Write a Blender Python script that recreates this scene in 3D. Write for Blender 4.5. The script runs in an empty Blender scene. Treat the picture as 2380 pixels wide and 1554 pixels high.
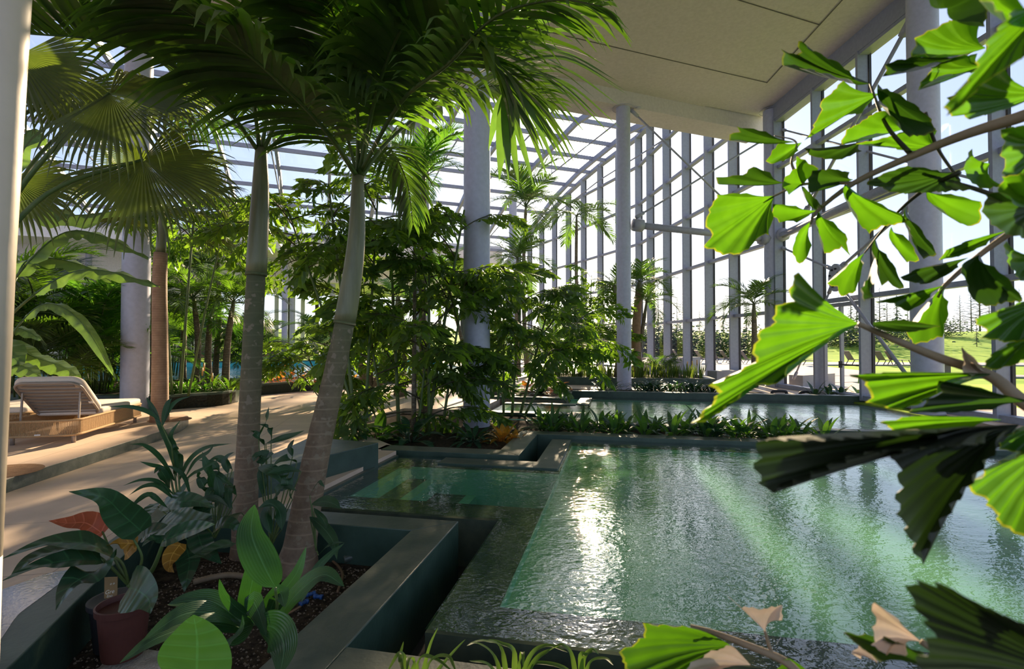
import bpy, math, random
import numpy as np
from mathutils import Vector, Matrix, noise
R = math.radians; PI = math.pi; V = Vector
rnd = random.Random(7)
S = bpy.context.scene
COL = S.collection
# ------------------------------------------------------------ camera, sky, exposure
PITCH = R(1.06); FPX = 1190.0
cd = bpy.data.cameras.new('camera'); cam = bpy.data.objects.new('camera', cd); COL.objects.link(cam)
cd.sensor_width = 36; cd.lens = 18; cd.clip_start = .05; cd.clip_end = 2000
cam.location = (0, 0, 1.6); cam.rotation_euler = (R(90)+PITCH, 0, 0)
cd.dof.use_dof = True; cd.dof.focus_distance = 5.0; cd.dof.aperture_fstop = 7.1
S.camera = cam
W = bpy.data.worlds.new('sky'); S.world = W; W.use_nodes = True
wn = W.node_tree; wn.nodes.clear()
sky = wn.nodes.new('ShaderNodeTexSky'); sky.sky_type = 'NISHITA'
sky.sun_elevation = R(20.8); sky.sun_rotation = R(8.7); sky.sun_size = R(1.1); sky.sun_intensity = 1.5
sky.altitude = 0; sky.air_density = 1.0; sky.dust_density = .9; sky.ozone_density = 2.5
bg = wn.nodes.new('ShaderNodeBackground'); bg.inputs[1].default_value = .058
wo = wn.nodes.new('ShaderNodeOutputWorld')
b2 = wn.nodes.new('ShaderNodeBackground'); b2.inputs[0].default_value = (.60, .68, .95, 1); b2.inputs[1].default_value = .52   # pale haze of the clear sky
ash = wn.nodes.new('ShaderNodeAddShader'); wn.links.new(sky.outputs[0], bg.inputs[0]); wn.links.new(bg.outputs[0], ash.inputs[0]); wn.links.new(b2.outputs[0], ash.inputs[1]); 
tcw = wn.nodes.new('ShaderNodeTexCoord'); dp = wn.nodes.new('ShaderNodeVectorMath'); dp.operation = 'DOT_PRODUCT'; wn.links.new(tcw.outputs['Generated'], dp.inputs[0])
dp.inputs[1].default_value = (math.sin(R(8.76))*math.cos(R(20.8)), math.cos(R(8.76))*math.cos(R(20.8)), math.sin(R(20.8)))
for pw_, k_, prev in ((2500, 14., None), (260, 1.3, None)):                      # bright aureole of hazy air around the sun
    cl = wn.nodes.new('ShaderNodeMath'); cl.operation = 'MAXIMUM'; cl.inputs[1].default_value = 0; wn.links.new(dp.outputs['Value'], cl.inputs[0])
    pn = wn.nodes.new('ShaderNodeMath'); pn.operation = 'POWER'; pn.inputs[1].default_value = pw_; wn.links.new(cl.outputs[0], pn.inputs[0])
    mn = wn.nodes.new('ShaderNodeMath'); mn.operation = 'MULTIPLY'; mn.inputs[1].default_value = k_; wn.links.new(pn.outputs[0], mn.inputs[0])
    bb = wn.nodes.new('ShaderNodeBackground'); bb.inputs[0].default_value = (1, .93, .82, 1); wn.links.new(mn.outputs[0], bb.inputs[1])
    a2 = wn.nodes.new('ShaderNodeAddShader'); wn.links.new(ash.outputs[0], a2.inputs[0]); wn.links.new(bb.outputs[0], a2.inputs[1]); ash = a2
wn.links.new(ash.outputs[0], wo.inputs[0])
S.view_settings.view_transform = 'Standard'; S.view_settings.look = 'None'
S.view_settings.gamma = 1; S.view_settings.use_curve_mapping = False
S.view_settings.exposure = .62
cy = S.cycles
cy.max_bounces = 8; cy.diffuse_bounces = 3; cy.glossy_bounces = 3; cy.transmission_bounces = 4
cy.transparent_max_bounces = 14; cy.caustics_reflective = False; cy.caustics_refractive = False
cy.use_adaptive_sampling = True; cy.adaptive_threshold = .04; cy.use_denoising = True
cy.sample_clamp_indirect = 6; cy.use_light_tree = True

def ray(px, py):
    a = (px-1190)/FPX; b = (777-py)/FPX
    return V((a, math.cos(PITCH)-b*math.sin(PITCH), math.sin(PITCH)+b*math.cos(PITCH)))
def at(px, py, y=None, z=None):          # a point of the place measured from the photograph
    r = ray(px, py); k = (z-1.6)/r.z if z is not None else y/r.y
    return V((r.x*k, r.y*k, 1.6+r.z*k))
def P(p): return at(p[0], p[1], y=p[2])
E1 = (.201, .9796); E2 = (.9796, -.201)
def st(s, t, z=0.): return V((s*E2[0]+t*E1[0], s*E2[1]+t*E1[1], z))
U = (.936, .352); VV = (-.352, .936)
def uv_(u, v, z=0.): return V((u*U[0]+v*VV[0], u*U[1]+v*VV[1], z))

# ------------------------------------------------------------ materials
def mat(name):
    m = bpy.data.materials.new(name); m.use_nodes = True; m.node_tree.nodes.clear(); return m, m.node_tree
def N(nt, t, **kw):
    n = nt.nodes.new(t)
    for k, v in kw.items():
        if k.startswith('i_'):
            key = k[2:].replace('_', ' '); n.inputs[key].default_value = v
        else: setattr(n, k, v)
    return n
def L(nt, a, b): nt.links.new(a, b)
def c4(c): return (c[0], c[1], c[2], 1)
def ramp(nt, src, stops):
    r = nt.nodes.new('ShaderNodeValToRGB'); e = r.color_ramp.elements
    while len(e) < len(stops): e.new(.5)
    for i, (p, c) in enumerate(stops): e[i].position = p; e[i].color = c4(c)
    L(nt, src, r.inputs[0]); return r.outputs[0]
def stone(name, c1, c2, scale=3., rough=.5, bump=.15, spec=.4, metal=0, detail=6, streak=None):
    m, nt = mat(name)
    tc = N(nt, 'ShaderNodeTexCoord'); mp = N(nt, 'ShaderNodeMapping'); L(nt, tc.outputs['Object'], mp.inputs[0])
    if streak: mp.inputs['Scale'].default_value = streak
    nz = N(nt, 'ShaderNodeTexNoise', i_Scale=scale, i_Detail=detail, i_Roughness=.6); L(nt, mp.outputs[0], nz.inputs[0])
    col = ramp(nt, nz.outputs[0], [(.3, c1), (.7, c2)])
    b = N(nt, 'ShaderNodeBsdfPrincipled', i_Roughness=rough, i_Metallic=metal)
    b.inputs['Specular IOR Level'].default_value = spec
    L(nt, col, b.inputs['Base Color'])
    if bump:
        n2 = N(nt, 'ShaderNodeTexNoise', i_Scale=scale*9, i_Detail=4.); L(nt, mp.outputs[0], n2.inputs[0])
        bp = N(nt, 'ShaderNodeBump', i_Strength=bump, i_Distance=.02); L(nt, n2.outputs[0], bp.inputs['Height']); L(nt, bp.outputs[0], b.inputs['Normal'])
    o = N(nt, 'ShaderNodeOutputMaterial'); L(nt, b.outputs[0], o.inputs[0]); return m
def flat(name, c, rough=.5, metal=0, spec=.5, emit=0):
    m, nt = mat(name); b = N(nt, 'ShaderNodeBsdfPrincipled', i_Roughness=rough, i_Metallic=metal)
    nz = N(nt, 'ShaderNodeTexNoise', i_Scale=11., i_Detail=3.)
    tc = N(nt, 'ShaderNodeTexCoord'); L(nt, tc.outputs['Object'], nz.inputs[0])
    L(nt, ramp(nt, nz.outputs[0], [(.3, [x*.93 for x in c]), (.7, [min(1, x*1.06) for x in c])]), b.inputs['Base Color'])
    b.inputs['Specular IOR Level'].default_value = spec
    if emit: b.inputs['Emission Color'].default_value = c4(c); b.inputs['Emission Strength'].default_value = emit
    o = N(nt, 'ShaderNodeOutputMaterial'); L(nt, b.outputs[0], o.inputs[0]); return m
def leaf(name, c1, c2, tr, fac=.5, rough=.4, vein=0, rib=0, veinc=None, edge=None, scale=5., spec=.35):
    """thin leaf: diffuse + gloss, light coming through; vein: oblique side veins, rib: lengthwise ribs (uv)"""
    m, nt = mat(name)
    tc = N(nt, 'ShaderNodeTexCoord'); oi = N(nt, 'ShaderNodeObjectInfo')
    nz = N(nt, 'ShaderNodeTexNoise', i_Scale=scale, i_Detail=3.); L(nt, tc.outputs['Object'], nz.inputs[0])
    ad = N(nt, 'ShaderNodeMath', operation='MULTIPLY_ADD'); L(nt, oi.outputs['Random'], ad.inputs[0]); ad.inputs[1].default_value = .25
    L(nt, nz.outputs[0], ad.inputs[2])
    col = ramp(nt, ad.outputs[0], [(.42, c1), (.8, c2)])
    h = None
    if vein or rib or edge:
        sx = N(nt, 'ShaderNodeSeparateXYZ'); L(nt, tc.outputs['UV'], sx.inputs[0])
        ab = N(nt, 'ShaderNodeMath', operation='ABSOLUTE'); L(nt, sx.outputs[0], ab.inputs[0])
    if vein or rib:
        a1 = N(nt, 'ShaderNodeMath', operation='MULTIPLY'); a2 = N(nt, 'ShaderNodeMath', operation='MULTIPLY_ADD')
        L(nt, ab.outputs[0], a1.inputs[0]); a1.inputs[1].default_value = -3.0 if vein else rib
        L(nt, sx.outputs[1], a2.inputs[0]); a2.inputs[1].default_value = vein; L(nt, a1.outputs[0], a2.inputs[2])
        sn = N(nt, 'ShaderNodeMath', operation='SINE'); L(nt, a2.outputs[0], sn.inputs[0]); h = sn.outputs[0]
        mid = N(nt, 'ShaderNodeMath', operation='LESS_THAN'); L(nt, ab.outputs[0], mid.inputs[0]); mid.inputs[1].default_value = .035
        pw = ramp(nt, h, [(.86, (0, 0, 0)), (1., (.6, .6, .6))]) if vein else ramp(nt, h, [(.3, (0, 0, 0)), (1., (.3, .3, .3))])
        mx0 = N(nt, 'ShaderNodeMath', operation='MAXIMUM'); L(nt, pw, mx0.inputs[0]); L(nt, mid.outputs[0], mx0.inputs[1])
        mx = N(nt, 'ShaderNodeMixRGB'); L(nt, mx0.outputs[0], mx.inputs[0]); L(nt, col, mx.inputs[1])
        mx.inputs[2].default_value = c4(veinc or [min(1, x*1.8+.03) for x in c2]); col = mx.outputs[0]
    trc = None
    if edge:
        gt = N(nt, 'ShaderNodeMath', operation='GREATER_THAN'); L(nt, sx.outputs[1], gt.inputs[0]); gt.inputs[1].default_value = .97
        ml = N(nt, 'ShaderNodeMixRGB'); L(nt, gt.outputs[0], ml.inputs[0]); L(nt, col, ml.inputs[1]); ml.inputs[2].default_value = c4(edge); col = ml.outputs[0]
        m2 = N(nt, 'ShaderNodeMixRGB'); L(nt, gt.outputs[0], m2.inputs[0]); m2.inputs[1].default_value = c4(tr); m2.inputs[2].default_value = c4(edge); trc = m2.outputs[0]
    b = N(nt, 'ShaderNodeBsdfPrincipled', i_Roughness=rough); b.inputs['Specular IOR Level'].default_value = spec
    L(nt, col, b.inputs['Base Color'])
    t = N(nt, 'ShaderNodeBsdfTranslucent'); t.inputs[0].default_value = c4(tr)
    n3 = N(nt, 'ShaderNodeTexNoise', i_Scale=scale*3, i_Detail=2.); L(nt, tc.outputs['Object'], n3.inputs[0])
    tm = N(nt, 'ShaderNodeMixRGB', blend_type='MULTIPLY'); tm.inputs[0].default_value = .6
    L(nt, ramp(nt, n3.outputs[0], [(.3, (.6, .7, .6)), (.65, (1, 1, 1))]), tm.inputs[2])
    if trc: L(nt, trc, tm.inputs[1])
    else: tm.inputs[1].default_value = c4(tr)
    L(nt, tm.outputs[0], t.inputs[0])
    if h:
        bp = N(nt, 'ShaderNodeBump', i_Strength=.35, i_Distance=.004); L(nt, h, bp.inputs['Height']); L(nt, bp.outputs[0], b.inputs['Normal'])
    mi = N(nt, 'ShaderNodeMixShader'); mi.inputs[0].default_value = fac
    L(nt, b.outputs[0], mi.inputs[1]); L(nt, t.outputs[0], mi.inputs[2])
    o = N(nt, 'ShaderNodeOutputMaterial'); L(nt, mi.outputs[0], o.inputs[0]); return m
def schlick(nt, f0, normal=None, pw=5):
    lw = N(nt, 'ShaderNodeLayerWeight'); lw.inputs[0].default_value = .5
    if normal: L(nt, normal, lw.inputs['Normal'])
    p = N(nt, 'ShaderNodeMath', operation='POWER'); L(nt, lw.outputs['Facing'], p.inputs[0]); p.inputs[1].default_value = pw
    m = N(nt, 'ShaderNodeMath', operation='MULTIPLY_ADD'); L(nt, p.outputs[0], m.inputs[0]); m.inputs[1].default_value = 1-f0; m.inputs[2].default_value = f0
    return m.outputs[0]
def glassmat(name, tint=(.93, .95, .97), refl=.9):
    m, nt = mat(name)
    t = N(nt, 'ShaderNodeBsdfTransparent'); t.inputs[0].default_value = c4(tint)
    g = N(nt, 'ShaderNodeBsdfGlossy', i_Roughness=.02); g.inputs[0].default_value = (refl, refl, refl, 1)
    mi = N(nt, 'ShaderNodeMixShader'); L(nt, schlick(nt, .05), mi.inputs[0]); L(nt, t.outputs[0], mi.inputs[1]); L(nt, g.outputs[0], mi.inputs[2])
    o = N(nt, 'ShaderNodeOutputMaterial'); L(nt, mi.outputs[0], o.inputs[0]); return m
def watermat(name, tint, s1=5., s2=16., st_=.5, milk=(.2, .5, .35), mf=.12):
    m, nt = mat(name)
    tc = N(nt, 'ShaderNodeTexCoord'); mp = N(nt, 'ShaderNodeMapping'); L(nt, tc.outputs['Object'], mp.inputs[0]); mp.inputs['Scale'].default_value = (1, 1.25, 1)
    n1 = N(nt, 'ShaderNodeTexNoise', i_Scale=s1, i_Detail=2.5, i_Roughness=.55, i_Distortion=.6); L(nt, mp.outputs[0], n1.inputs[0])
    n2 = N(nt, 'ShaderNodeTexNoise', i_Scale=s2, i_Detail=2., i_Distortion=.3); L(nt, mp.outputs[0], n2.inputs[0])
    n0 = N(nt, 'ShaderNodeTexNoise', i_Scale=.55, i_Detail=1.); L(nt, tc.outputs['Object'], n0.inputs[0])
    am = N(nt, 'ShaderNodeMapRange'); am.inputs[1].default_value = .35; am.inputs[2].default_value = .6; am.inputs[3].default_value = .35; am.inputs[4].default_value = 1.15
    L(nt, n0.outputs[0], am.inputs[0])
    s = N(nt, 'ShaderNodeMath', operation='MULTIPLY_ADD'); L(nt, n2.outputs[0], s.inputs[0]); s.inputs[1].default_value = .5; L(nt, n1.outputs[0], s.inputs[2])
    sm = N(nt, 'ShaderNodeMath', operation='MULTIPLY'); L(nt, s.outputs[0], sm.inputs[0]); L(nt, am.outputs[0], sm.inputs[1])
    bp = N(nt, 'ShaderNodeBump', i_Strength=st_, i_Distance=.035); L(nt, sm.outputs[0], bp.inputs['Height'])
    g = N(nt, 'ShaderNodeBsdfGlossy', i_Roughness=.04); L(nt, bp.outputs[0], g.inputs['Normal'])
    t = N(nt, 'ShaderNodeBsdfTransparent'); t.inputs[0].default_value = c4(tint)
    d = N(nt, 'ShaderNodeBsdfDiffuse'); d.inputs[0].default_value = c4(milk)
    md = N(nt, 'ShaderNodeMixShader'); md.inputs[0].default_value = mf; L(nt, t.outputs[0], md.inputs[1]); L(nt, d.outputs[0], md.inputs[2])
    mi = N(nt, 'ShaderNodeMixShader'); L(nt, schlick(nt, .09, bp.outputs[0], 3.4), mi.inputs[0]); L(nt, md.outputs[0], mi.inputs[1]); L(nt, g.outputs[0], mi.inputs[2])
    o = N(nt, 'ShaderNodeOutputMaterial'); L(nt, mi.outputs[0], o.inputs[0]); return m
def tilemat(name, c1, c2, mortar, bw, bh, rot, rough=.55, ms=.004):
    m, nt = mat(name)
    tc = N(nt, 'ShaderNodeTexCoord'); mp = N(nt, 'ShaderNodeMapping'); L(nt, tc.outputs['Object'], mp.inputs[0]); mp.inputs['Rotation'].default_value = (0, 0, rot)
    b = N(nt, 'ShaderNodeTexBrick', i_Scale=1.); b.inputs['Brick Width'].default_value = bw; b.inputs['Row Height'].default_value = bh
    b.inputs['Mortar Size'].default_value = ms; b.inputs['Color1'].default_value = c4(c1); b.inputs['Color2'].default_value = c4(c2); b.inputs['Mortar'].default_value = c4(mortar)
    L(nt, mp.outputs[0], b.inputs[0])
    nz = N(nt, 'ShaderNodeTexNoise', i_Scale=2.2, i_Detail=6.); L(nt, tc.outputs['Object'], nz.inputs[0])
    mu = N(nt, 'ShaderNodeMixRGB', blend_type='MULTIPLY'); mu.inputs[0].default_value = 1
    L(nt, b.outputs[0], mu.inputs[1]); L(nt, ramp(nt, nz.outputs[0], [(.3, (.82, .82, .82)), (.7, (1, 1, 1))]), mu.inputs[2])
    p = N(nt, 'ShaderNodeBsdfPrincipled', i_Roughness=rough); L(nt, mu.outputs[0], p.inputs['Base Color']); p.inputs['Specular IOR Level'].default_value = .25
    n2 = N(nt, 'ShaderNodeTexNoise', i_Scale=40., i_Detail=4.); L(nt, tc.outputs['Object'], n2.inputs[0])
    bp = N(nt, 'ShaderNodeBump', i_Strength=.12, i_Distance=.01); L(nt, n2.outputs[0], bp.inputs['Height']); L(nt, bp.outputs[0], p.inputs['Normal'])
    o = N(nt, 'ShaderNodeOutputMaterial'); L(nt, p.outputs[0], o.inputs[0]); return m
def barkmat(name, c1, c2, ring, scale=9., mottled=None, upper=None):
    m, nt = mat(name)
    tc = N(nt, 'ShaderNodeTexCoord')
    w = N(nt, 'ShaderNodeTexWave', wave_type='BANDS', bands_direction='Z', i_Scale=scale, i_Distortion=1.2, i_Detail=2.); L(nt, tc.outputs['Object'], w.inputs[0])
    nz = N(nt, 'ShaderNodeTexNoise', i_Scale=7., i_Detail=6., i_Roughness=.7); L(nt, tc.outputs['Object'], nz.inputs[0])
    a = ramp(nt, nz.outputs[0], [(.35, c1), (.65, c2)])
    mx = N(nt, 'ShaderNodeMixRGB'); L(nt, ramp(nt, w.outputs[1], [(.93, (0, 0, 0)), (.995, (.6, .6, .6))]), mx.inputs[0]); L(nt, a, mx.inputs[1]); mx.inputs[2].default_value = c4(ring)
    out = mx.outputs[0]
    if upper:
        sz = N(nt, 'ShaderNodeSeparateXYZ'); L(nt, tc.outputs['Object'], sz.inputs[0]); mr = N(nt, 'ShaderNodeMapRange'); mr.inputs[1].default_value = 1.0; mr.inputs[2].default_value = 2.2; L(nt, sz.outputs[2], mr.inputs[0])
        mf_ = N(nt, 'ShaderNodeMath', operation='MULTIPLY'); L(nt, mr.outputs[0], mf_.inputs[0]); mf_.inputs[1].default_value = .75
        mu = N(nt, 'ShaderNodeMixRGB'); L(nt, mf_.outputs[0], mu.inputs[0]); L(nt, out, mu.inputs[1]); mu.inputs[2].default_value = c4(upper); out = mu.outputs[0]
    if mottled:
        n3 = N(nt, 'ShaderNodeTexNoise', i_Scale=16., i_Detail=3.); L(nt, tc.outputs['Object'], n3.inputs[0])
        m3 = N(nt, 'ShaderNodeMixRGB'); L(nt, ramp(nt, n3.outputs[0], [(.58, (0, 0, 0)), (.62, (.8, .8, .8))]), m3.inputs[0]); L(nt, out, m3.inputs[1]); m3.inputs[2].default_value = c4(mottled); out = m3.outputs[0]
    p = N(nt, 'ShaderNodeBsdfPrincipled', i_Roughness=.75); L(nt, out, p.inputs['Base Color'])
    bp = N(nt, 'ShaderNodeBump', i_Strength=.5, i_Distance=.01); L(nt, nz.outputs[0], bp.inputs['Height']); L(nt, bp.outputs[0], p.inputs['Normal'])
    o = N(nt, 'ShaderNodeOutputMaterial'); L(nt, p.outputs[0], o.inputs[0]); return m
def m_ceiling():
    m = flat('white_plaster', (.60, .545, .55), .8, spec=.2); return m

MT = dict(
 deck=tilemat('sand_stone_tiles', (.72, .56, .42), (.68, .52, .39), (.36, .27, .2), 1.2, 2.4, R(78)),
 deck2=tilemat('sand_boards', (.68, .52, .39), (.63, .47, .35), (.32, .24, .17), 3.2, .6, R(80)),
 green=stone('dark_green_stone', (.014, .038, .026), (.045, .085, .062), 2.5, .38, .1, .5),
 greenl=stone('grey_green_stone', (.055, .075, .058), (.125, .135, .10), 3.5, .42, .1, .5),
 basin=stone('pale_green_basin', (.16, .46, .30), (.24, .58, .40), .8, .6, 0),
 basin2=stone('turquoise_basin', (.05, .42, .46), (.08, .52, .56), .8, .6, 0),
 water=watermat('pool_water', (.86, .97, .88), 4.5, 20., .23, milk=(.16, .50, .34), mf=.03),
 water3=watermat('pool_water_blue', (.7, .95, .97), 3, 9, .5, milk=(.08, .45, .5), mf=.3),
 soil=stone('gravel_soil', (.020, .015, .010), (.115, .085, .055), 22., .9, 1., .1, detail=8),
 plaster=m_ceiling(), white=flat('white_paint', (.78, .76, .73), .7, spec=.2), bluegrey=flat('blue_grey_steel', (.30, .32, .40), .45, 0, .4),
 steel=flat('grey_steel', (.36, .37, .43), .4, 0, .4), dark=flat('black_rubber', (.02, .02, .022), .6), seam=flat('dark_seam', (.12, .11, .1), .9),
 col=flat('pale_blue_column_paint', (.44, .46, .58), .38, 0, .5), glass=glassmat('window_glass'), roofglass=glassmat('roof_glass', (.95, .96, .98)),
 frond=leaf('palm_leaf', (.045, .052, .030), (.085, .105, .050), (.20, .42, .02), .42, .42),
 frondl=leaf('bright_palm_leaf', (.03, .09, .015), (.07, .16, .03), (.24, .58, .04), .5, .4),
 fan=leaf('fan_palm_leaf', (.06, .07, .03), (.11, .12, .05), (.20, .30, .02), .36, .5, rib=0),
 fish=leaf('fishtail_leaf', (.035, .060, .025), (.070, .125, .04), (.34, .60, .03), .45, .4),
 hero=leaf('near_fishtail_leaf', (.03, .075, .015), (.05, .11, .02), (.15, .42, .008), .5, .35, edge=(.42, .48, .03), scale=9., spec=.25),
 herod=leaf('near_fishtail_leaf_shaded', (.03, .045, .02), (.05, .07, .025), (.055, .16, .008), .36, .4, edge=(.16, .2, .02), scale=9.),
 heros=leaf('near_fishtail_leaf_deep_shade', (.035, .040, .022), (.055, .060, .03), (.02, .05, .005), .25, .5, scale=9.),  # darkest copy of the leaf; like the shaded one, shade put into its colour
 dry=leaf('dry_leaf', (.60, .48, .40), (.74, .62, .53), (.6, .48, .38), .35, .8, scale=12.),
 banana=leaf('banana_leaf', (.08, .14, .07), (.15, .23, .12), (.20, .36, .04), .4, .38, vein=150., veinc=(.14, .26, .10)),
 philo=leaf('broad_dark_leaf', (.018, .050, .025), (.035, .085, .04), (.04, .13, .015), .24, .28, vein=38., veinc=(.05, .15, .06), spec=.5),
 philor=leaf('red_leaf', (.30, .07, .035), (.42, .12, .06), (.7, .15, .05), .45, .35, vein=38.),
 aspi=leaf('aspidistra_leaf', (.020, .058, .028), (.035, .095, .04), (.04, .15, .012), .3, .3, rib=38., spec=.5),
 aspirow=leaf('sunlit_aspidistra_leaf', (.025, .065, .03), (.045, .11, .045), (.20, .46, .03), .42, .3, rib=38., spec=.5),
 orange=leaf('orange_leaf', (.50, .14, .02), (.65, .22, .03), (.95, .30, .03), .5, .4, vein=30.),
 croton=leaf('croton_leaf', (.35, .14, .02), (.25, .22, .02), (.8, .35, .04), .5, .4, vein=30., veinc=(.7, .3, .05)),
 sans=leaf('sansevieria_leaf', (.03, .08, .02), (.09, .14, .03), (.30, .42, .05), .35, .45),
 grassy=leaf('strap_leaf', (.05, .10, .02), (.12, .18, .04), (.30, .52, .05), .45, .4),
 stem=stone('green_stem', (.05, .10, .02), (.12, .16, .05), 6., .5, .1), stemd=stone('dark_stem', (.03, .035, .015), (.07, .06, .03), 6., .6, .1),
 stemt=stone('tan_stem', (.20, .15, .09), (.32, .24, .15), 8., .6, .1),
 shaft=stone('pale_crownshaft', (.115, .12, .055), (.19, .19, .095), 3., .4, .05, .5, streak=(6, 6, .7)),
 bark=barkmat('ringed_bark', (.10, .08, .055), (.19, .15, .10), (.30, .25, .17), 4.2, (.26, .24, .17)),
 barkg=barkmat('green_ringed_bark', (.055, .075, .025), (.12, .13, .05), (.32, .26, .15), 2.6),
 barkb=barkmat('brown_bark', (.26, .15, .09), (.38, .24, .15), (.16, .09, .05), 7.),
 cushion=stone('cream_fabric', (.66, .58, .50), (.72, .64, .56), 60., .9, .1, .1), frame=flat('taupe_metal', (.30, .25, .21), .4, .3, .5),
 rope=stone('tan_rope', (.42, .27, .14), (.56, .38, .21), 90., .8, .4, .1), pot=stone('brown_plastic_pot', (.07, .022, .016), (.10, .032, .022), 5., .5, .03),
 tag=flat('brown_card_tag', (.24, .15, .06), .7), ink=flat('white_ink', (.7, .66, .55), .7), blue=flat('blue_plastic', (.02, .08, .25), .4), hose=flat('brown_hose', (.20, .12, .06), .5),
 grass=stone('lawn', (.16, .30, .03), (.34, .46, .06), .6, .9, .6, .1), paving=stone('pale_paving', (.27, .26, .26), (.38, .37, .37), 1.5, .8, .1), conifer=leaf('conifer_needles', (.02, .05, .025), (.05, .08, .035), (.08, .16, .04), .3, .7),
 foam=stone('pale_rock', (.32, .27, .20), (.48, .42, .33), 9., .9, .8), lamp=flat('bamboo_cap', (.75, .42, .14), .5), mesh_=flat('brown_mesh', (.16, .13, .12), .7),
)

# ------------------------------------------------------------ mesh builder
class MB:
    def __init__(s): s.v = []; s.f = []; s.m = []; s.uv = []
    def add(s, vs, fs, mi=0, uvs=None):
        o = len(s.v); s.v += [tuple(v) for v in vs]; s.f += [tuple(i+o for i in f) for f in fs]; s.m += [mi]*len(fs)
        s.uv += uvs if uvs else [(0., 0.)]*len(vs)
    def box(s, c, d, rz=0, mi=0, M=None):
        x, y, z = d[0]/2, d[1]/2, d[2]/2
        vs = [V((a*x, b*y, e*z)) for e in (-1, 1) for b in (-1, 1) for a in (-1, 1)]
        mt = M or (Matrix.Translation(c) @ Matrix.Rotation(rz, 4, 'Z'))
        s.add([mt @ v for v in vs], [(0, 2, 3, 1), (4, 5, 7, 6), (0, 1, 5, 4), (1, 3, 7, 5), (3, 2, 6, 7), (2, 0, 4, 6)], mi)
    def prism(s, poly, z0, z1, mi=0, bev=0):
        a = sum(poly[i][0]*poly[(i+1) % len(poly)][1]-poly[(i+1) % len(poly)][0]*poly[i][1] for i in range(len(poly)))
        if a < 0: poly = poly[::-1]
        n = len(poly); vs = [(p[0], p[1], z0) for p in poly]+[(p[0], p[1], z1) for p in poly]
        s.add(vs, [tuple(range(n-1, -1, -1)), tuple(range(n, 2*n))]+[(i, (i+1) % n, n+(i+1) % n, n+i) for i in range(n)], mi)
    def beam(s, a, b, w, h, mi=0, up=(0, 0, 1)):
        a, b = V(a), V(b); d = b-a; Ln = d.length
        if Ln < 1e-6: return
        d.normalize(); sd = d.cross(V(up))
        if sd.length < 1e-4: sd = d.cross(V((1, 0, 0)))
        sd.normalize(); u = sd.cross(d)
        M = Matrix.Translation((a+b)/2) @ Matrix((( d.x, sd.x, u.x, 0), (d.y, sd.y, u.y, 0), (d.z, sd.z, u.z, 0), (0, 0, 0, 1)))
        s.box(None, (Ln, w, h), M=M, mi=mi)
    def tube(s, pts, rad, n=8, mi=0, cap=True):
        pts = [V(p) for p in pts]; k = len(pts); rad = rad if isinstance(rad, (list, tuple)) else [rad]*k
        vs = []; uvs = []; ref = None
        for i, p in enumerate(pts):
            d = (pts[min(i+1, k-1)]-pts[max(i-1, 0)]).normalized()
            if ref is None:
                ref = d.cross(V((0, 0, 1)))
                if ref.length < .1: ref = d.cross(V((1, 0, 0)))
            ref = (ref-d*ref.dot(d)).normalized(); b = d.cross(ref)
            for j in range(n):
                a = 2*PI*j/n; vs.append(p+(ref*math.cos(a)+b*math.sin(a))*rad[i]); uvs.append((j/n, i/k))
        fs = [(i*n+j, i*n+(j+1) % n, (i+1)*n+(j+1) % n, (i+1)*n+j) for i in range(k-1) for j in range(n)]
        if cap: fs += [tuple(range(n-1, -1, -1)), tuple((k-1)*n+j for j in range(n))]
        s.add(vs, fs, mi, uvs)
    def lathe(s, prof, c, n=24, mi=0):
        vs = [(c[0]+r*math.cos(2*PI*j/n), c[1]+r*math.sin(2*PI*j/n), c[2]+z) for r, z in prof for j in range(n)]
        s.add(vs, [(i*n+j, i*n+(j+1) % n, (i+1)*n+(j+1) % n, (i+1)*n+j) for i in range(len(prof)-1) for j in range(n)], mi)
    def blade(s, path, nrm, width, fold=0., wave=0., nx=1, mi=0, ph=0., wf=9.):
        """leaf along path; width(t) half width; nx columns a side; fold lifts the edges along the normal"""
        k = len(path); nrm = V(nrm); vs = []; uvs = []; w_ = 2*nx+1
        for i, p in enumerate(path):
            t = i/(k-1); d = (path[min(i+1, k-1)]-path[max(i-1, 0)])
            sd = d.cross(nrm)
            sd = sd.normalized() if sd.length > 1e-7 else V((1, 0, 0))
            n_ = sd.cross(d).normalized(); wd = width(t)
            for j in range(-nx, nx+1):
                a = j/nx; vs.append(p+sd*(wd*a)+n_*(abs(a)*wd*fold+wave*abs(a)*math.sin(t*wf+ph+(2 if a > 0 else 0)))); uvs.append((a, t))
        s.add(vs, [(i*w_+j, i*w_+j+1, (i+1)*w_+j+1, (i+1)*w_+j) for i in range(k-1) for j in range(w_-1)], mi, uvs)
    def mesh(s, name, mats, smooth=True):
        me = bpy.data.meshes.new(name); me.from_pydata(s.v, [], s.f)
        for m in (mats if isinstance(mats, (list, tuple)) else [mats]): me.materials.append(MT[m] if isinstance(m, str) else m)
        me.polygons.foreach_set('material_index', s.m); me.polygons.foreach_set('use_smooth', [smooth]*len(s.f))
        ul = me.uv_layers.new(name='UVMap'); li = np.empty(len(me.loops), dtype=np.int32); me.loops.foreach_get('vertex_index', li)
        ul.data.foreach_set('uv', np.array(s.uv, dtype=np.float32)[li].ravel()); me.update(); return me
    def build(s, name, mats, parent=None, smooth=False, bevel=0):
        o = bpy.data.objects.new(name, s.mesh(name, mats, smooth)); COL.objects.link(o)
        if parent: o.parent = parent
        if bevel:
            b = o.modifiers.new('b', 'BEVEL'); b.width = bevel; b.segments = 2; b.limit_method = 'ANGLE'; b.angle_limit = R(40)
        return o
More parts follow.
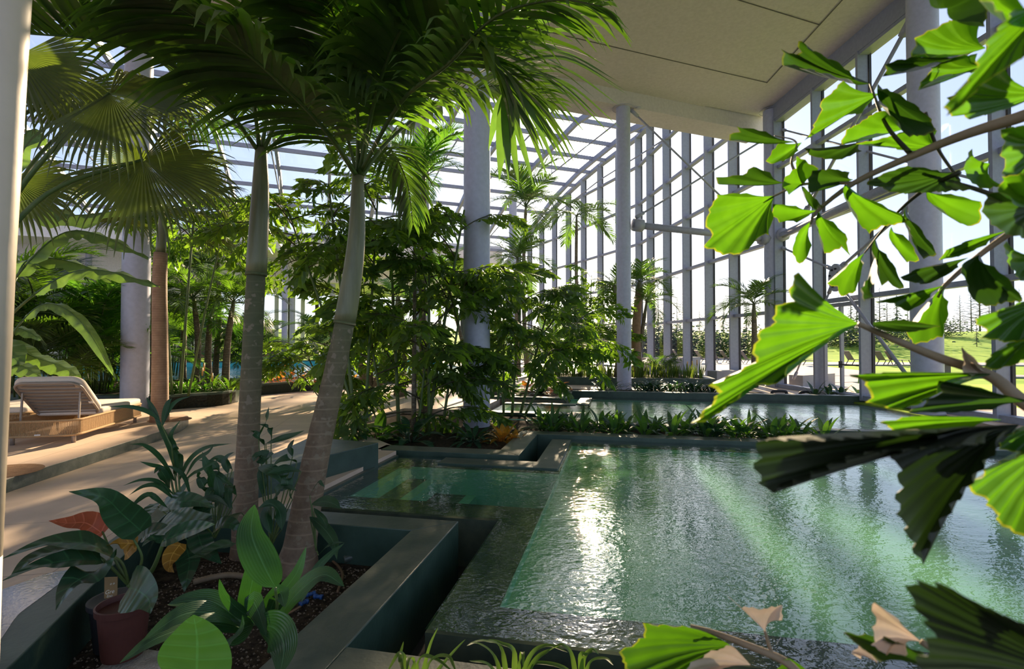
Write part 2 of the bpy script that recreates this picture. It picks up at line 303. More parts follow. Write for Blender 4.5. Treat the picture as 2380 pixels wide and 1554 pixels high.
def empty(name, loc=(0, 0, 0), rz=0):
    o = bpy.data.objects.new(name, None); o.location = loc; o.rotation_euler = (0, 0, rz); o.empty_display_size = .1; COL.objects.link(o); return o
def tag(o, label, cat, group=None, kind=None):
    if label: o['label'] = label
    if cat: o['category'] = cat
    if group: o['group'] = group
    if kind: o['kind'] = kind
    return o
def struct(o, label=None, cat=None):
    o['kind'] = 'structure'
    if label: o['label'] = label
    if cat: o['category'] = cat
    return o
def inst(name, me, parent, loc=(0, 0, 0), rot=(0, 0, 0), sc=1.):
    o = bpy.data.objects.new(name, me); COL.objects.link(o); o.parent = parent; o.location = loc; o.rotation_euler = rot
    o.scale = (sc, sc, sc) if not isinstance(sc, tuple) else sc; return o
def copy_tree(o, parent=None):
    c = o.copy(); COL.objects.link(c); c.parent = parent
    for ch in list(o.children): copy_tree(ch, c)
    return c
def spline(pts, n=24):
    pts = [V(p) for p in pts]; k = len(pts)
    if k == 2: return [pts[0].lerp(pts[1], i/n) for i in range(n+1)]
    out = []
    for i in range(n+1):
        x = i/n*(k-1); j = min(int(x), k-2); u = x-j
        p0 = pts[j-1] if j else pts[0]*2-pts[1]; p1 = pts[j]; p2 = pts[j+1]; p3 = pts[j+2] if j+2 < k else pts[-1]*2-pts[-2]
        out.append(.5*((2*p1)+(p2-p0)*u+(2*p0-5*p1+4*p2-p3)*u*u+(3*p1-p0-3*p2+p3)*u*u*u))
    return out
def arc(L_, el, bend, n=8, az=0., p0=(0, 0, 0)):
    """path leaving p0 at elevation el (rad) and bending down by bend (rad) over its length"""
    p = V(p0); out = [p.copy()]; ds = L_/n
    for i in range(n):
        e = el-bend*((i+.5)/n)**1.3; p = p+V((math.cos(az)*math.cos(e), math.sin(az)*math.cos(e), math.sin(e)))*ds; out.append(p.copy())
    return out
# ------------------------------------------------------------ the hall
def poly_st(pts): return [tuple(st(*p))[:2] for p in pts]
m = MB()
m.prism(poly_st([(-60, -10), (-2.9, -10), (-2.87, 1), (-4.54, 4.47), (-3.25, 4.47), (-3.25, 7.2), (-3.52, 7.2), (-3.52, 7.6), (-4.6, 8.6), (-5.4, 10), (-5.2, 12), (-60, 12)]), -1.2, 0)
m.prism(poly_st([(-60, 12), (-3.35, 12), (-3.35, 14.6), (-1.4, 14.6), (-1.4, 16.45), (7.6, 16.45), (9.6, 18), (9.6, 62), (-60, 62)]), -1.2, 0)
m.prism(poly_st([(7.25, -10), (12, -10), (9.6, 18), (7.6, 16.45), (7.25, 16.4)]), -1.2, 0)
struct(m.build('floor', 'deck'))
m = MB(); m.prism(poly_st([(-6.5, -10), (7.3, -10), (7.3, 16.6), (-6.5, 16.6)]), -1.3, -.55)
struct(m.build('floor_gutter', 'dark'), 'dark drain channel bed below the pool edges', 'floor')
# soffit
umin = -34
m = MB(); m.prism([tuple(uv_(u, v))[:2] for u, v in ((umin, -6), (5.5, -6), (9.2, 3), (13.5, 15.3), (umin, 15.3))], 10.5, 10.8)
m.prism([(-2, -5), (10.25, -5), (9.98, 20.0), (7.2, 19.0), (-2, 12)], 10.512, 10.83)
m.prism([tuple(uv_(u, v))[:2] for u, v in ((umin, 15.3), (16.35, 15.3), (16.6, 16.4), (umin, 16.4))], 9.95, 12.9)
struct(m.build('ceiling', 'plaster'))
def seam(n, a, b, lab):
    m = MB(); p, q = at(*a, z=10.49), at(*b, z=10.49); m.beam(p, q, .022, .012); struct(m.build('trim_%d' % n, 'seam'), lab, 'panel joint')
seam(1, (1150, 45), (1782, 192), 'dark panel joint across the soffit, ending at the sun end of the lit panel')
seam(2, (1700, -5), (1905, 58), 'short dark panel joint at the top edge of the soffit')
seam(3, (1782, 193), (1958, 0), 'dark panel joint running along the soffit beside the window wall')
m = MB(); p = at(1484, 250, z=9.94); m.lathe([(.0, -.03), (.09, -.03), (.1, 0), (0, 0)], p, 16)
tag(m.build('sprinkler_cover', 'steel'), 'small round grey cover in the soffit just above the steel column', 'fitting')

# ---- glazed walls, one window per bay
def wallB(y): return V((10.22-.03*(y-11.9), y, 0))
def bay(n, a, b, za, zb, trs, dep, wid, door=False, lab=None):
    a, b = V(a), V(b); d = (b-a).normalized(); nn = V((-d.y, d.x, 0))
    if nn.x > 0 and a.y < 60: nn = -nn
    m = MB(); m.add([a, b, b+V((0, 0, zb)), a+V((0, 0, za))], [(0, 1, 2, 3)])
    w = struct(m.build('window_%d' % n, 'glass'), lab, 'window')
    m = MB(); c = b+V((0, 0, zb/2)); M = Matrix.Translation(c+nn*(dep/2)) @ Matrix(((d.x, nn.x, 0, 0), (d.y, nn.y, 0, 0), (0, 0, 1, 0), (0, 0, 0, 1)))
    m.box(None, (wid, dep, zb), M=M); m.build('mullion', 'bluegrey', w)
    m = MB(); M2 = Matrix.Translation(c-nn*.05) @ Matrix(((d.x, nn.x, 0, 0), (d.y, nn.y, 0, 0), (0, 0, 1, 0), (0, 0, 0, 1)))
    m.box(None, (wid*1.7, .07, zb), M=M2); m.build('gasket', 'dark', w)
    for z in trs:
        if z > min(za, zb)-.2: continue
        m = MB(); m.beam(a+V((0, 0, z))+nn*dep*.3, b+V((0, 0, z))+nn*dep*.3, dep*.6, .13); m.build('transom', 'bluegrey', w)
    m = MB(); m.beam(a+V((0, 0, za))+nn*dep*.4, b+V((0, 0, zb))+nn*dep*.4, dep*.9, .22); m.build('head_rail', 'bluegrey', w)
    m = MB(); m.beam(a+V((0, 0, .07))+nn*dep*.4, b+V((0, 0, .07))+nn*dep*.4, dep*.9, .14); m.build('sill', 'bluegrey', w)
    return w
TB = [2.95, 5.6, 8.15]; wy = [2.2, 4.3, 6.4, 8.5, 10.6, 12.6, 14.5, 16.6, 18.9]; nwin = 0
for i in range(len(wy)-1):
    nwin += 1; bay(nwin, wallB(wy[i]), wallB(wy[i+1]), 9.95, 9.95, TB, .3, .09,
        lab='tall window bay of the near glass wall, number %s counted from the corner column' % ['eight', 'seven', 'six', 'five', 'four', 'three', 'two', 'one'][i])
m = MB(); m.beam(wallB(0)+V((-.02, 0, 10.25)), wallB(19.3)+V((-.02, 0, 10.25)), .5, .62)
struct(m.build('trim_4', 'bluegrey'), 'deep blue grey steel beam along the soffit above the window wall', 'beam')
TA = [2.8, 5.45, 8.1, 10.7, 13.2]
def zv(v):
    T = [(10, 10.4), (14.5, 12.6), (20, 14.3), (27, 15.2), (34, 14.7), (38.5, 13.9), (43, 12.5), (48, 10.9), (54, 8.6), (60, 6)]
    for (a, za), (b, zb) in zip(T, T[1:]):
        if a <= v <= b: return za+(zb-za)*(v-a)/(b-a)
    return T[0][1] if v < 10 else T[-1][1]
def vof(p): return p[0]*VV[0]+p[1]*VV[1]
wa = [V((10.0, 19.6, 0))]
for d in (22, 24.1, 26.4, 28.8, 31.2): wa.append(V((1047+758*19.4/d-1190, 0, 0))*(d/1190)+V((0, d, 0)))
p = V((8.4, 33.2, 0))
for i in range(11): wa.append(p.copy()); p += V((-.36-.012*i, .93, 0)).normalized()*2.4
for i in range(len(wa)-1):
    nwin += 1; a, b = wa[i], wa[i+1]
    bay(nwin, a, b, zv(vof(a)), zv(vof(b)), TA, .38, .1, lab='tall window bay of the far curved glass wall, %s from the corner' %
        ['first', 'second', 'third', 'fourth', 'fifth', 'sixth', 'seventh', 'eighth', 'ninth', 'tenth', 'eleventh', 'twelfth', 'thirteenth', 'fourteenth', 'fifteenth', 'sixteenth'][i])
# ---- door in wall B (bay between 14.5 and 16.6)
a, b = wallB(14.72)+V((-.05, 0, 0)), wallB(16.4)+V((-.05, 0, 0)); mid = wallB(15.62)+V((-.05, 0, 0))
m = MB()
for p in (a, mid, b): m.box(p+V((0, 0, 1.4)), (.09, .08, 2.8))
for z in (.1, 2.8): m.beam(a+V((0, 0, z)), b+V((0, 0, z)), .09, .12)
dr = struct(m.build('door_1', 'steel'), 'glazed door in the near glass wall with a dark push bar', 'door')
m = MB(); m.tube([mid+V((-.06, -.05, .98)), mid+V((-.12, -.05, .98)), a+V((-.12, .1, .98)), a+V((-.06, .1, .98))], .022); m.box(mid+V((-.08, -.05, .98)), (.07, .07, .2)); m.build('handle', 'dark', dr)
m = MB()
for k in range(9): m.box(a+V((-.045, -.02, .35+k*.24+.05*(k % 3))), (.02, .05, .07+.03*(k % 2)))
m.build('door_latch', 'dark', dr)

# ---- columns and bracing
def column(x, y, r, z1, lab, z0=0):
    m = MB(); m.lathe([(r, z0), (r, z1)], (x, y, 0), 32); o = struct(m.build('column', 'col', smooth=True), lab, 'column')
    m = MB(); m.lathe([(r*1.5, z1-.02), (r*1.5, z1)], (x, y, 0), 24); m.lathe([(r+.02, z0), (r+.02, z0+.05), (r, z0+.06)], (x, y, 0), 32); m.build('collar', 'steel', o, smooth=True)
    return o
def colpx(px, d, w, z1, lab, z0=0, py=700):
    p = at(px, py, y=d); return column(p.x, p.y, w*d/FPX/2, z1, lab, z0)
colpx(1450, 18.0, 33, 9.95, 'slim grey steel column rising from the strappy plants beside the second pool')
colpx(1108, 10.8, 62, 12, 'broad pale column standing inside the fishtail palm clump', -.3)
colpx(978, 16.0, 38, 12.8, 'pale blue column behind the fishtail palm clump, narrower than the one beside it')
colpx(316, 12.4, 56, 14, 'thick pale blue column behind the cream sun lounger')
colpx(2153, 11.8, 62, 10.5, 'thick blue grey column standing against the near glass wall')
colpx(1795, 19.2, 33, 10.4, 'blue grey corner column where the two glass walls meet')
colpx(662, 46, 13, 9.7, 'thin blue column at the gallery edge across the turquoise pool'); colpx(680, 50, 12, 9.4, 'thin grey column just behind the blue gallery column')
colpx(704, 58, 9, 7.6, 'small distant gallery column by the far windows'); colpx(643, 54, 9, 7.6, 'small distant gallery column beside the beige gallery wall')
colpx(1192, 40, 18, 13, 'distant pale column behind the feathery palms near the curved glass wall'); colpx(205, 44, 13, 9.6, 'thin blue column almost hidden by the feathery palm bush')
colpx(773, 52, 13, 9.6, 'grey gallery column seen over the leafy branch beside the leaning palm')
def rod(a, b, r, lab, name='tie_rod', cat='brace', mt_='steel'):
    m = MB(); a, b = P(a), P(b); m.tube([a, b], r, 10); d = (b-a).normalized()
    o = struct(m.build(name, mt_, smooth=True), lab, cat)
    m = MB(); m.tube([a, a+d*.35], r*1.9, 8); m.tube([b-d*.35, b], r*1.9, 8); m.build('turnbuckle', 'steel', o, smooth=True)
rod((1472, 522, 18), (1786, 556, 19.2), .12, 'thick horizontal tube between the slim column and the corner column', 'strut')
rod((1812, 549, 19.1), (2125, 408, 12), .13, 'thick tube along the near glass wall between corner column and thick column', 'strut')
rod((1466, 255, 18), (1690, 470, 18.8), .035, 'thin brace falling from the top of the slim column')
rod((1478, 505, 18), (1786, 318, 19.1), .035, 'thin brace rising from the slim column to the corner column head')
rod((1815, 300, 19.0), (2300, 425, 10.8), .03, 'thin brace falling across the near glass wall from the corner head')
rod((1868, 500, 17.2), (2116, 48, 12.1), .05, 'steep brace rising to the head of the thick column')
rod((1815, 574, 19.0), (1935, 625, 15.5), .035, 'lower brace from the corner column to the round plate')
rod((1950, 625, 15.5), (2125, 470, 12.1), .045, 'brace from the round plate up to the thick column')
rod((1950, 660, 15.5), (2125, 895, 12.1), .045, 'brace from the round plate down past the door')
rod((1935, 660, 15.5), (1845, 880, 18.5), .03, 'brace from the round plate down to the corner column foot')
c = P((1942, 645, 15.4)); m = MB(); m.add([c+V((0, .35*math.cos(2*PI*k/24)*.9, .42*math.sin(2*PI*k/24)))+V((.03*s_, 0, 0)) for s_ in (-1, 1) for k in range(24)],
    [tuple(range(24)), tuple(range(47, 23, -1))]+[(k, (k+1) % 24, 24+(k+1) % 24, 24+k) for k in range(24)])
o = struct(m.build('brace_plate', 'steel'), 'round bolted steel plate joining the braces above the door', 'plate')
m = MB()
for k in range(8): m.box(c+V((-.05, .22*math.cos(k*PI/4+.3), .27*math.sin(k*PI/4+.3))), (.05, .05, .05))
m.build('bolt', 'dark', o)

# ---- glass roof
rf = struct(empty('roof'), 'curved glass roof of blue grey rafters and purlins over the palms', 'roof')
def um(v):
    T = [(14, 16.2), (27.4, 19.5), (40.8, 18.9), (50, 17.7), (60, 16)]
    for (a, za), (b, zb) in zip(T, T[1:]):
        if a <= v <= b: return za+(zb-za)*(v-a)/(b-a)
    return 16
pur = [16.5, 18.6, 20.7, 22.9, 25.1, 27.4, 29.7, 32, 34.2, 36.4, 38.7, 41, 43.3, 45.6, 48]
for v in pur:
    m = MB(); m.beam(uv_(umin, v, zv(v)), uv_(um(v), v, zv(v)), .14, .26); m.build('purlin', 'bluegrey', rf)
rus = [18.2, 14.5, 10.8, 7.2, 3.9, .6, -2.7, -6, -9.3, -12.6, -15.9, -19.2, -22.5, -25.8, -29.1, -32.4]
for u in rus:
    m = MB()
    for a, b in zip(pur, pur[1:]): m.beam(uv_(u, a, zv(a)-.16), uv_(u, b, zv(b)-.16), .2, .34)
    m.build('rafter', 'bluegrey', rf)
    m = MB(); T = [(17.5, -.2), (23, -1.5), (31, -1.9), (39, -1.5), (47.5, -.2)]
    pts = [uv_(u, v, zv(v)+dz) for v, dz in T]; m.tube(pts, .045, 6)
    for v, dz in T[1:4]: m.tube([uv_(u, v, zv(v)-.2), uv_(u, v, zv(v)+dz)], .03, 6)
    m.build('tie_rod', 'bluegrey', rf)
for k in range(0, len(rus)-1, 3):
    m = MB(); u1 = min(rus[k], 18.2); u0 = rus[min(k+3, len(rus)-1)]
    for a, b in zip(pur, pur[1:]):
        m.add([uv_(u0, a, zv(a)+.14), uv_(u1 if k else um(a), a, zv(a)+.14), uv_(u1 if k else um(b), b, zv(b)+.14), uv_(u0, b, zv(b)+.14)], [(0, 1, 2, 3)])
    m.build('roof_pane', 'roofglass', rf)

# ---- gallery across the hall
m = MB(); q = lambda pts, z0, z1: m.prism([tuple(uv_(u, v))[:2] for u, v in pts], z0, z1)
q([(umin-6, 48), (17, 48), (17, 49), (umin-6, 49)], 9.6, 11.3); q([(umin-6, 49), (17, 49), (17, 54), (umin-6, 54)], 9.9, 10.3)
q([(umin-6, 54), (17, 54), (17, 55), (umin-6, 55)], 7.7, 10.2); q([(umin-6, 55), (17, 55), (17, 68), (umin-6, 68)], 7.7, 8.0)
struct(m.build('ceiling_gallery', 'white'), 'stepped white gallery soffit beyond the glass roof', 'ceiling')
m = MB(); q([(-48, 57), (-9.5, 57), (-9.5, 57.4), (-48, 57.4)], 0, 7.8)
struct(m.build('wall_back', 'white'))
m = MB(); q([(-42, 46), (-41.5, 46), (-41.5, 68), (-42, 68)], 0, 11)
struct(m.build('wall_left', 'white'))
for i in range(9):
    nwin += 1; a, b = uv_(-9.3+i*3, 66), uv_(-6.3+i*3, 66)
    bay(nwin, a, b, 7.7, 7.7, [2.9], .2, .25, lab='distant gallery window across the pool, %s from the beige wall' % ['first', 'second', 'third', 'fourth', 'fifth', 'sixth', 'seventh', 'eighth', 'ninth'][i])

# ---- outside
m = MB(); nx, ny = 60, 50; vs = []
for j in range(ny+1):
    for i in range(nx+1):
        x = -90+i*4.5; y = 20+j*3.2; dd = y+.25*abs(x-20); t = max(0, min(1, (dd-52)/50)); t = t*t*(3-2*t)
        inside = max(0, 1-max(0, dd-30)/20)
        vs.append((x, y, -.06+t*3.8+t*.9*noise.noise(V((x*.03, y*.04, 0)))))
m.add(vs, [(j*(nx+1)+i, j*(nx+1)+i+1, (j+1)*(nx+1)+i+1, (j+1)*(nx+1)+i) for j in range(ny) for i in range(nx)])
m.prism([(9.95, -40), (180, -40), (180, 21), (9.7, 21)], -.5, -.05)
struct(m.build('ground', 'grass', smooth=True), 'green lawn and low hill outside the glass walls', 'lawn')
m = MB(); m.prism([(10.2, 20.2), (8.9, 33.4), (3.8, 47.5), (-1, 60), (22, 60), (24, 45), (21, 31), (14.5, 21.5)], -.04, .015)
for pts in ([(11, 26), (40, 23), (40, 24.6), (11, 27.6)],): m.prism(pts, -.04, .03)
m.prism([(13, 40), (60, 36), (60, 41), (13, 46)], -.04, .04)
struct(m.build('path', 'paving'), 'pale paved terrace and paths outside the glass walls', 'paving')
def lowwall(a, b, h, lab):
    m = MB(); a, b = at(*a, z=0), at(*b, z=0); m.beam(a+V((0, 0, h/2)), b+V((0, 0, h/2)), .5, h)
    o = tag(m.build('terrace_wall', 'paving'), lab, 'low wall', None, 'structure')
lowwall((1500, 872), (1620, 868), .9, 'pale low terrace wall outside behind the two-stemmed palm')
lowwall((1655, 890), (1790, 884), .5, 'pale low terrace step outside beside the corner column')
lowwall((1850, 900), (1925, 893), .45, 'pale low terrace block outside just past the corner')
def tapered(m, a, b, r): m.tube([a, b], [r, r*.4], 6)
def conifer(bare, seed):
    rr = random.Random(seed); H = 1.; f = MB(); t = MB(); t.tube([(0, 0, 0), (0, 0, .5), (0, 0, 1)], [.014, .009, .002], 6)
    for k in range(46 if not bare else 36):
        z = .14+.84*k/(46 if not bare else 36); az = k*2.4+rr.random(); ln = (1-z)*.26*rr.uniform(.6, 1.1)+.01
        if bare:
            t.tube([(0, 0, z), (math.cos(az)*ln, math.sin(az)*ln, z+ln*.25)], [.005, .002], 4, cap=False)
            for q_ in (.4, .7): t.tube([V((math.cos(az)*ln*q_, math.sin(az)*ln*q_, z+ln*.25*q_)), V((math.cos(az+.6)*ln, math.sin(az+.6)*ln, z+ln*.2))], [.0035, .002], 3, cap=False)
        else:
            for dz in (-.2, 0, .2): f.blade(arc(ln, .1, .9, 3, az+dz, (0, 0, z)), (0, 0, 1), lambda t_: .022*(1-t_*.8), -.4)
    return t, f
ctr = {}
for kind in (0, 1):
    t, f = conifer(kind, 5+kind); ctr[kind] = (t.mesh('trunk', 'stemd'), f.mesh('foliage', 'conifer') if not kind else None)
hz = [(2278, 92, 9.5, 1), (2258, 88, 7, 1), (2232, 98, 6.5, 1), (2300, 96, 6, 1), (2318, 90, 5, 0), (2335, 100, 6, 1), (2085, 85, 7, 0), (2045, 90, 7.5, 1), (2062, 100, 6.5, 1), (2110, 105, 5, 0), (2125, 95, 4.5, 0),
      (1992, 80, 6, 0), (1978, 88, 6.5, 0), (2270, 62, 2.8, 0), (2345, 64, 3.2, 0), (1735, 80, 5.5, 0), (1700, 84, 6.5, 1), (1682, 88, 5, 0), (1640, 90, 6, 1), (1626, 80, 4.6, 0), (1588, 92, 7, 1), (1574, 86, 5.5, 1), (1548, 95, 6, 0), (1530, 90, 7, 1), (1510, 84, 4.5, 0), (1905, 84, 5, 0), (1950, 100, 7, 1), (2370, 92, 7, 1), (1405, 92, 6, 1), (1338, 88, 5, 0)]
for i, (px, d, h, k) in enumerate(hz):
    p = at(px, 780, y=d); dd = p.y+.25*abs(p.x-20); t = max(0, min(1, (dd-52)/50)); t = t*t*(3-2*t)
    r = tag(empty('bare_larch' if k else 'conifer', (p.x, p.y, -.1+t*3.8+t*.9*noise.noise(V((p.x*.03, p.y*.04, 0)))), i*1.3),
        'leafless larch tree standing on the far green hill' if k else 'dark green conifer standing on the far green hill', 'tree', 'bare larches on the hill' if k else 'conifers on the hill')
    inst('trunk', ctr[k][0], r, sc=h*1.1)
    if ctr[k][1]: inst('foliage', ctr[k][1], r, sc=h)
# shrubs on the hill behind the curved glass wall
m = MB(); rr = random.Random(3)
for k in range(900):
    x = rr.gauss(0, 1.6); y = rr.gauss(0, .9); z = abs(rr.gauss(.9, .6)); az = rr.uniform(0, 6.3)
    m.blade([V((x, y, z)), V((x+math.cos(az)*.12, y+math.sin(az)*.12, z+.1)), V((x+math.cos(az)*.25, y+math.sin(az)*.25, z+.08))], (0, 0, 1), lambda t_: .09*(1-t_*.7), 0)
hb = m.mesh('hill_shrub', 'conifer')
for i, (px, d, s_) in enumerate([(1500, 64, 1.8), (1545, 62, 1.7), (1590, 60, 1.6), (1640, 60, 1.6), (1690, 58, 1.5), (1740, 60, 1.7), (1450, 66, 2), (1400, 70, 2), (1960, 66, 1.7), (1990, 70, 1.8), (2090, 72, 1.0), (2190, 75, 1.2)]):
    p = at(px, 800, y=d); dd = p.y+.25*abs(p.x-20); t = max(0, min(1, (dd-52)/50)); t = t*t*(3-2*t)
    o = bpy.data.objects.new('hill_shrub', hb); COL.objects.link(o); o.location = (p.x, p.y, t*3.8-.1); o.scale = (s_*1.2, s_, s_*.9); o.rotation_euler.z = i
    tag(o, 'dark bushy shrub at the foot of the far hill', 'shrub', 'shrubs at the foot of the hill')
def out_lounger():
    r = empty('terrace_lounger'); m = MB(); m.add([(-.1, -.3, .38), (1.1, -.3, .36), (1.1, .3, .36), (-.1, .3, .38)], [(0, 1, 2, 3)]); m.prism([(-.1, -.3), (1.1, -.3), (1.1, .3), (-.1, .3)], .33, .37); m.build('seat', 'mesh_', r)
    m = MB(); m.beam((-.1, 0, .38), (-.55, 0, 1.02), .58, .04); m.build('backrest', 'mesh_', r)
    for x, y in ((0, -.28), (0, .28), (1., -.28), (1., .28)):
        m = MB(); m.beam((x, y, .36), (x+(.2 if x else -.25), y, 0), .04, .04); m.build('leg', 'dark', r)
    return r
ol = out_lounger()
spots = [(1578, 838, 0), (1632, 843, .1), (1668, 842, .1), (1690, 842, .1), (1738, 845, 0), (1980, 846, .2), (2052, 847, .2), (2078, 847, .2), (1868, 848, .1)]
for i, (px, py, a) in enumerate(spots):
    o = ol if i == 0 else copy_tree(ol); o.location = at(px, py, z=.05); o.rotation_euler.z = a
    tag(o, 'brown mesh lounger standing on the pale terrace outside the glass', 'lounger', 'loungers on the outdoor terrace')
m = MB(); p = at(2190, 870, z=-.03); m.box(p+V((0, 0, .6)), (2.2, .9, .1)); m.box(p+V((0, 0, .3)), (.5, .5, .6)); tag(m.build('picnic_table', 'mesh_'), 'small brown table on the lawn seen beside the thick column', 'table')

# ---- pools
def rect(m, s0, s1, t0, t1, z0, z1, mi=0): m.prism([tuple(st(s, t))[:2] for s, t in ((s0, t0), (s1, t0), (s1, t1), (s0, t1))], z0, z1, mi)
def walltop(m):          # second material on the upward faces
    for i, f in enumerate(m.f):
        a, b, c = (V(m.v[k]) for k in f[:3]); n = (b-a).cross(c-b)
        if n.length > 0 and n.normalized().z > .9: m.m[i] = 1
ZW = -.07
def pool(lab, outer_r, dry, deep, water_poly, treads=True, bench=None):
    o = tag(empty('swimming_pool', st((outer_r[0][0]+outer_r[0][1])/2, outer_r[0][2], -1)), lab, 'pool'); off = o.location.copy()
    def bl(m, n, mt_, **k):
        c = m.build(n, mt_, o, **k); c.matrix_parent_inverse = Matrix.Translation(-off); return c
    m = MB()
    for r in outer_r: rect(m, *r, -1.1, ZW-.02)
    bl(m, 'ledge', 'ledge_wet')
    for r in dry: m = MB(); rect(m, *r, -1.05, ZW+.018); walltop(m); bl(m, 'coping', ['green', 'greenl'])
    m = MB(); s0, s1, t0, t1 = deep; rect(m, s0, s1, t0, t1, -1.1, -.95)
    for a in ((s0, s0+.012, t0, t1), (s1-.012, s1, t0, t1), (s0, s1, t0, t0+.012), (s0, s1, t1-.012, t1)): rect(m, *a, -1., ZW-.03)
    bl(m, 'basin', 'basin')
    m = MB(); m.add([st(a, b_, -.16) for a, b_ in ((s0, t0), (s1, t0), (s1, t1), (s0, t1))], [(0, 1, 2, 3)]); bl(m, 'cloudy_water', 'milky')
    m = MB(); m.add([st(s, t, ZW) for s, t in water_poly], [tuple(range(len(water_poly)))]); bl(m, 'water', 'water')
    return o, bl
def milky(name, c, tint, f):
    m, nt = mat(name); t = N(nt, 'ShaderNodeBsdfTransparent'); t.inputs[0].default_value = c4(tint); d = N(nt, 'ShaderNodeBsdfDiffuse'); d.inputs[0].default_value = c4(c)
    tr = N(nt, 'ShaderNodeBsdfTranslucent'); tr.inputs[0].default_value = c4(c); a = N(nt, 'ShaderNodeMixShader'); a.inputs[0].default_value = .35; L(nt, d.outputs[0], a.inputs[1]); L(nt, tr.outputs[0], a.inputs[2])
    b = N(nt, 'ShaderNodeMixShader'); b.inputs[0].default_value = f; L(nt, t.outputs[0], b.inputs[1]); L(nt, a.outputs[0], b.inputs[2]); o = N(nt, 'ShaderNodeOutputMaterial'); L(nt, b.outputs[0], o.inputs[0]); return m
MT['milky'] = milky('cloudy_green_water', (.42, .86, .46), (.85, 1, .8), .8)
MT['ledge_wet'] = stone('wet_dark_stone', (.04, .055, .04), (.08, .095, .06), 5., .8, .05, .05)
p1, bl = pool('large green pool with a dark stone rim between the planted beds',
    [(-1.11, -.75, 2.87, 5.24), (-3.2, -1.11, 4.79, 5.24), (-3.2, -2.95, 5.24, 6.75), (-3.2, -1.11, 6.75, 7.15), (-1.11, -.75, 6.75, 8.99), (-.75, 6.95, 8.6, 8.99), (6.6, 6.95, 3.24, 8.6), (-.75, 6.95, 2.87, 3.24)],
    [(-1.11, -.78, 6.8, 8.9), (-2.45, -1.11, 6.8, 7.15), (-3.3, -3.19, 4.79, 7.15)], (-.75, 6.6, 3.24, 8.6),
    [(-1.11, 2.87), (6.95, 2.87), (6.95, 8.99), (-1.11, 8.99), (-1.11, 7.15), (-3.2, 7.15), (-3.2, 4.79), (-1.11, 4.79)])
m = MB(); m2 = MB()
for i, (s0, z) in enumerate([(-2.95, -.24), (-2.4, -.42), (-1.85, -.6), (-1.3, -.78)]):
    rect(m, s0, s0+.55, 5.24, 6.75, -1.1, z); rect(m2, s0+.42, s0+.56, 5.24, 6.75, z-.16, z+.004)
rect(m2, -2.95, -2.8, 5.24, 6.75, -.24, ZW-.04); rect(m2, -2.95, -.75, 6.62, 6.75, -.9, ZW-.04)
bl(m, 'step', 'greenl'); bl(m2, 'step_nosing', 'basin')
m = MB(); rect(m, -.3, 1.3, 7.7, 8.1, -1, -.35); bl(m, 'bench', 'basin')
pool('second green pool further back, beyond the row of aspidistras',
    [(-1.11, -.75, 11.05, 12.5), (-3.1, -1.11, 12.1, 12.5), (-3.1, -2.9, 12.5, 14.0), (-3.1, -1.11, 14.0, 14.3), (-1.11, -.75, 14.0, 16.2), (-.75, 6.95, 15.87, 16.2), (6.6, 6.95, 11.4, 15.87), (-.75, 6.95, 11.05, 11.4)],
    [(-1.11, -.76, 14.2, 16.1), (-3.1, -1.11, 14.0, 14.3), (-1.11, -.76, 11.05, 12.5), (-3.1, -1.11, 12.1, 12.45)], (-2.9, 6.6, 11.4, 15.87),
    [(-1.11, 11.05), (6.95, 11.05), (6.95, 16.2), (-1.11, 16.2), (-1.11, 14.3), (-3.1, 14.3), (-3.1, 12.1), (-1.11, 12.1)])
# turquoise pool far behind
o = tag(empty('swimming_pool', uv_(-8, 22)), 'distant raised turquoise pool behind the curved planter', 'pool')
pl = lambda pts: [tuple(uv_(u, v))[:2] for u, v in pts]
def fp(m, n, mt_):
    c = m.build(n, mt_, o); c.matrix_parent_inverse = Matrix.Translation(-o.location)
m = MB(); m.prism(pl([(-18, 21), (8, 21), (8, 21.5), (-18, 21.5)]), 0, .3); m.prism(pl([(-18, 35), (8, 35), (8, 35.8), (-18, 35.8)]), 0, .55); m.prism(pl([(7.5, 21), (8, 21), (8, 35), (7.5, 35)]), 0, .3); m.prism(pl([(-18.5, 21), (-18, 21), (-18, 35), (-18.5, 35)]), 0, .3); fp(m, 'rim', 'green')
m = MB(); m.prism(pl([(-18, 21.5), (7.5, 21.5), (7.5, 35), (-18, 35)]), 0, .05); m.prism(pl([(-18, 34.9), (7.5, 34.9), (7.5, 35), (-18, 35)]), 0, .5); fp(m, 'basin', 'basin2')
m = MB(); m.add([uv_(-18, 21.5, .26), uv_(7.5, 21.5, .26), uv_(7.5, 35, .26), uv_(-18, 35, .26)], [(0, 1, 2, 3)]); fp(m, 'water', 'water3')

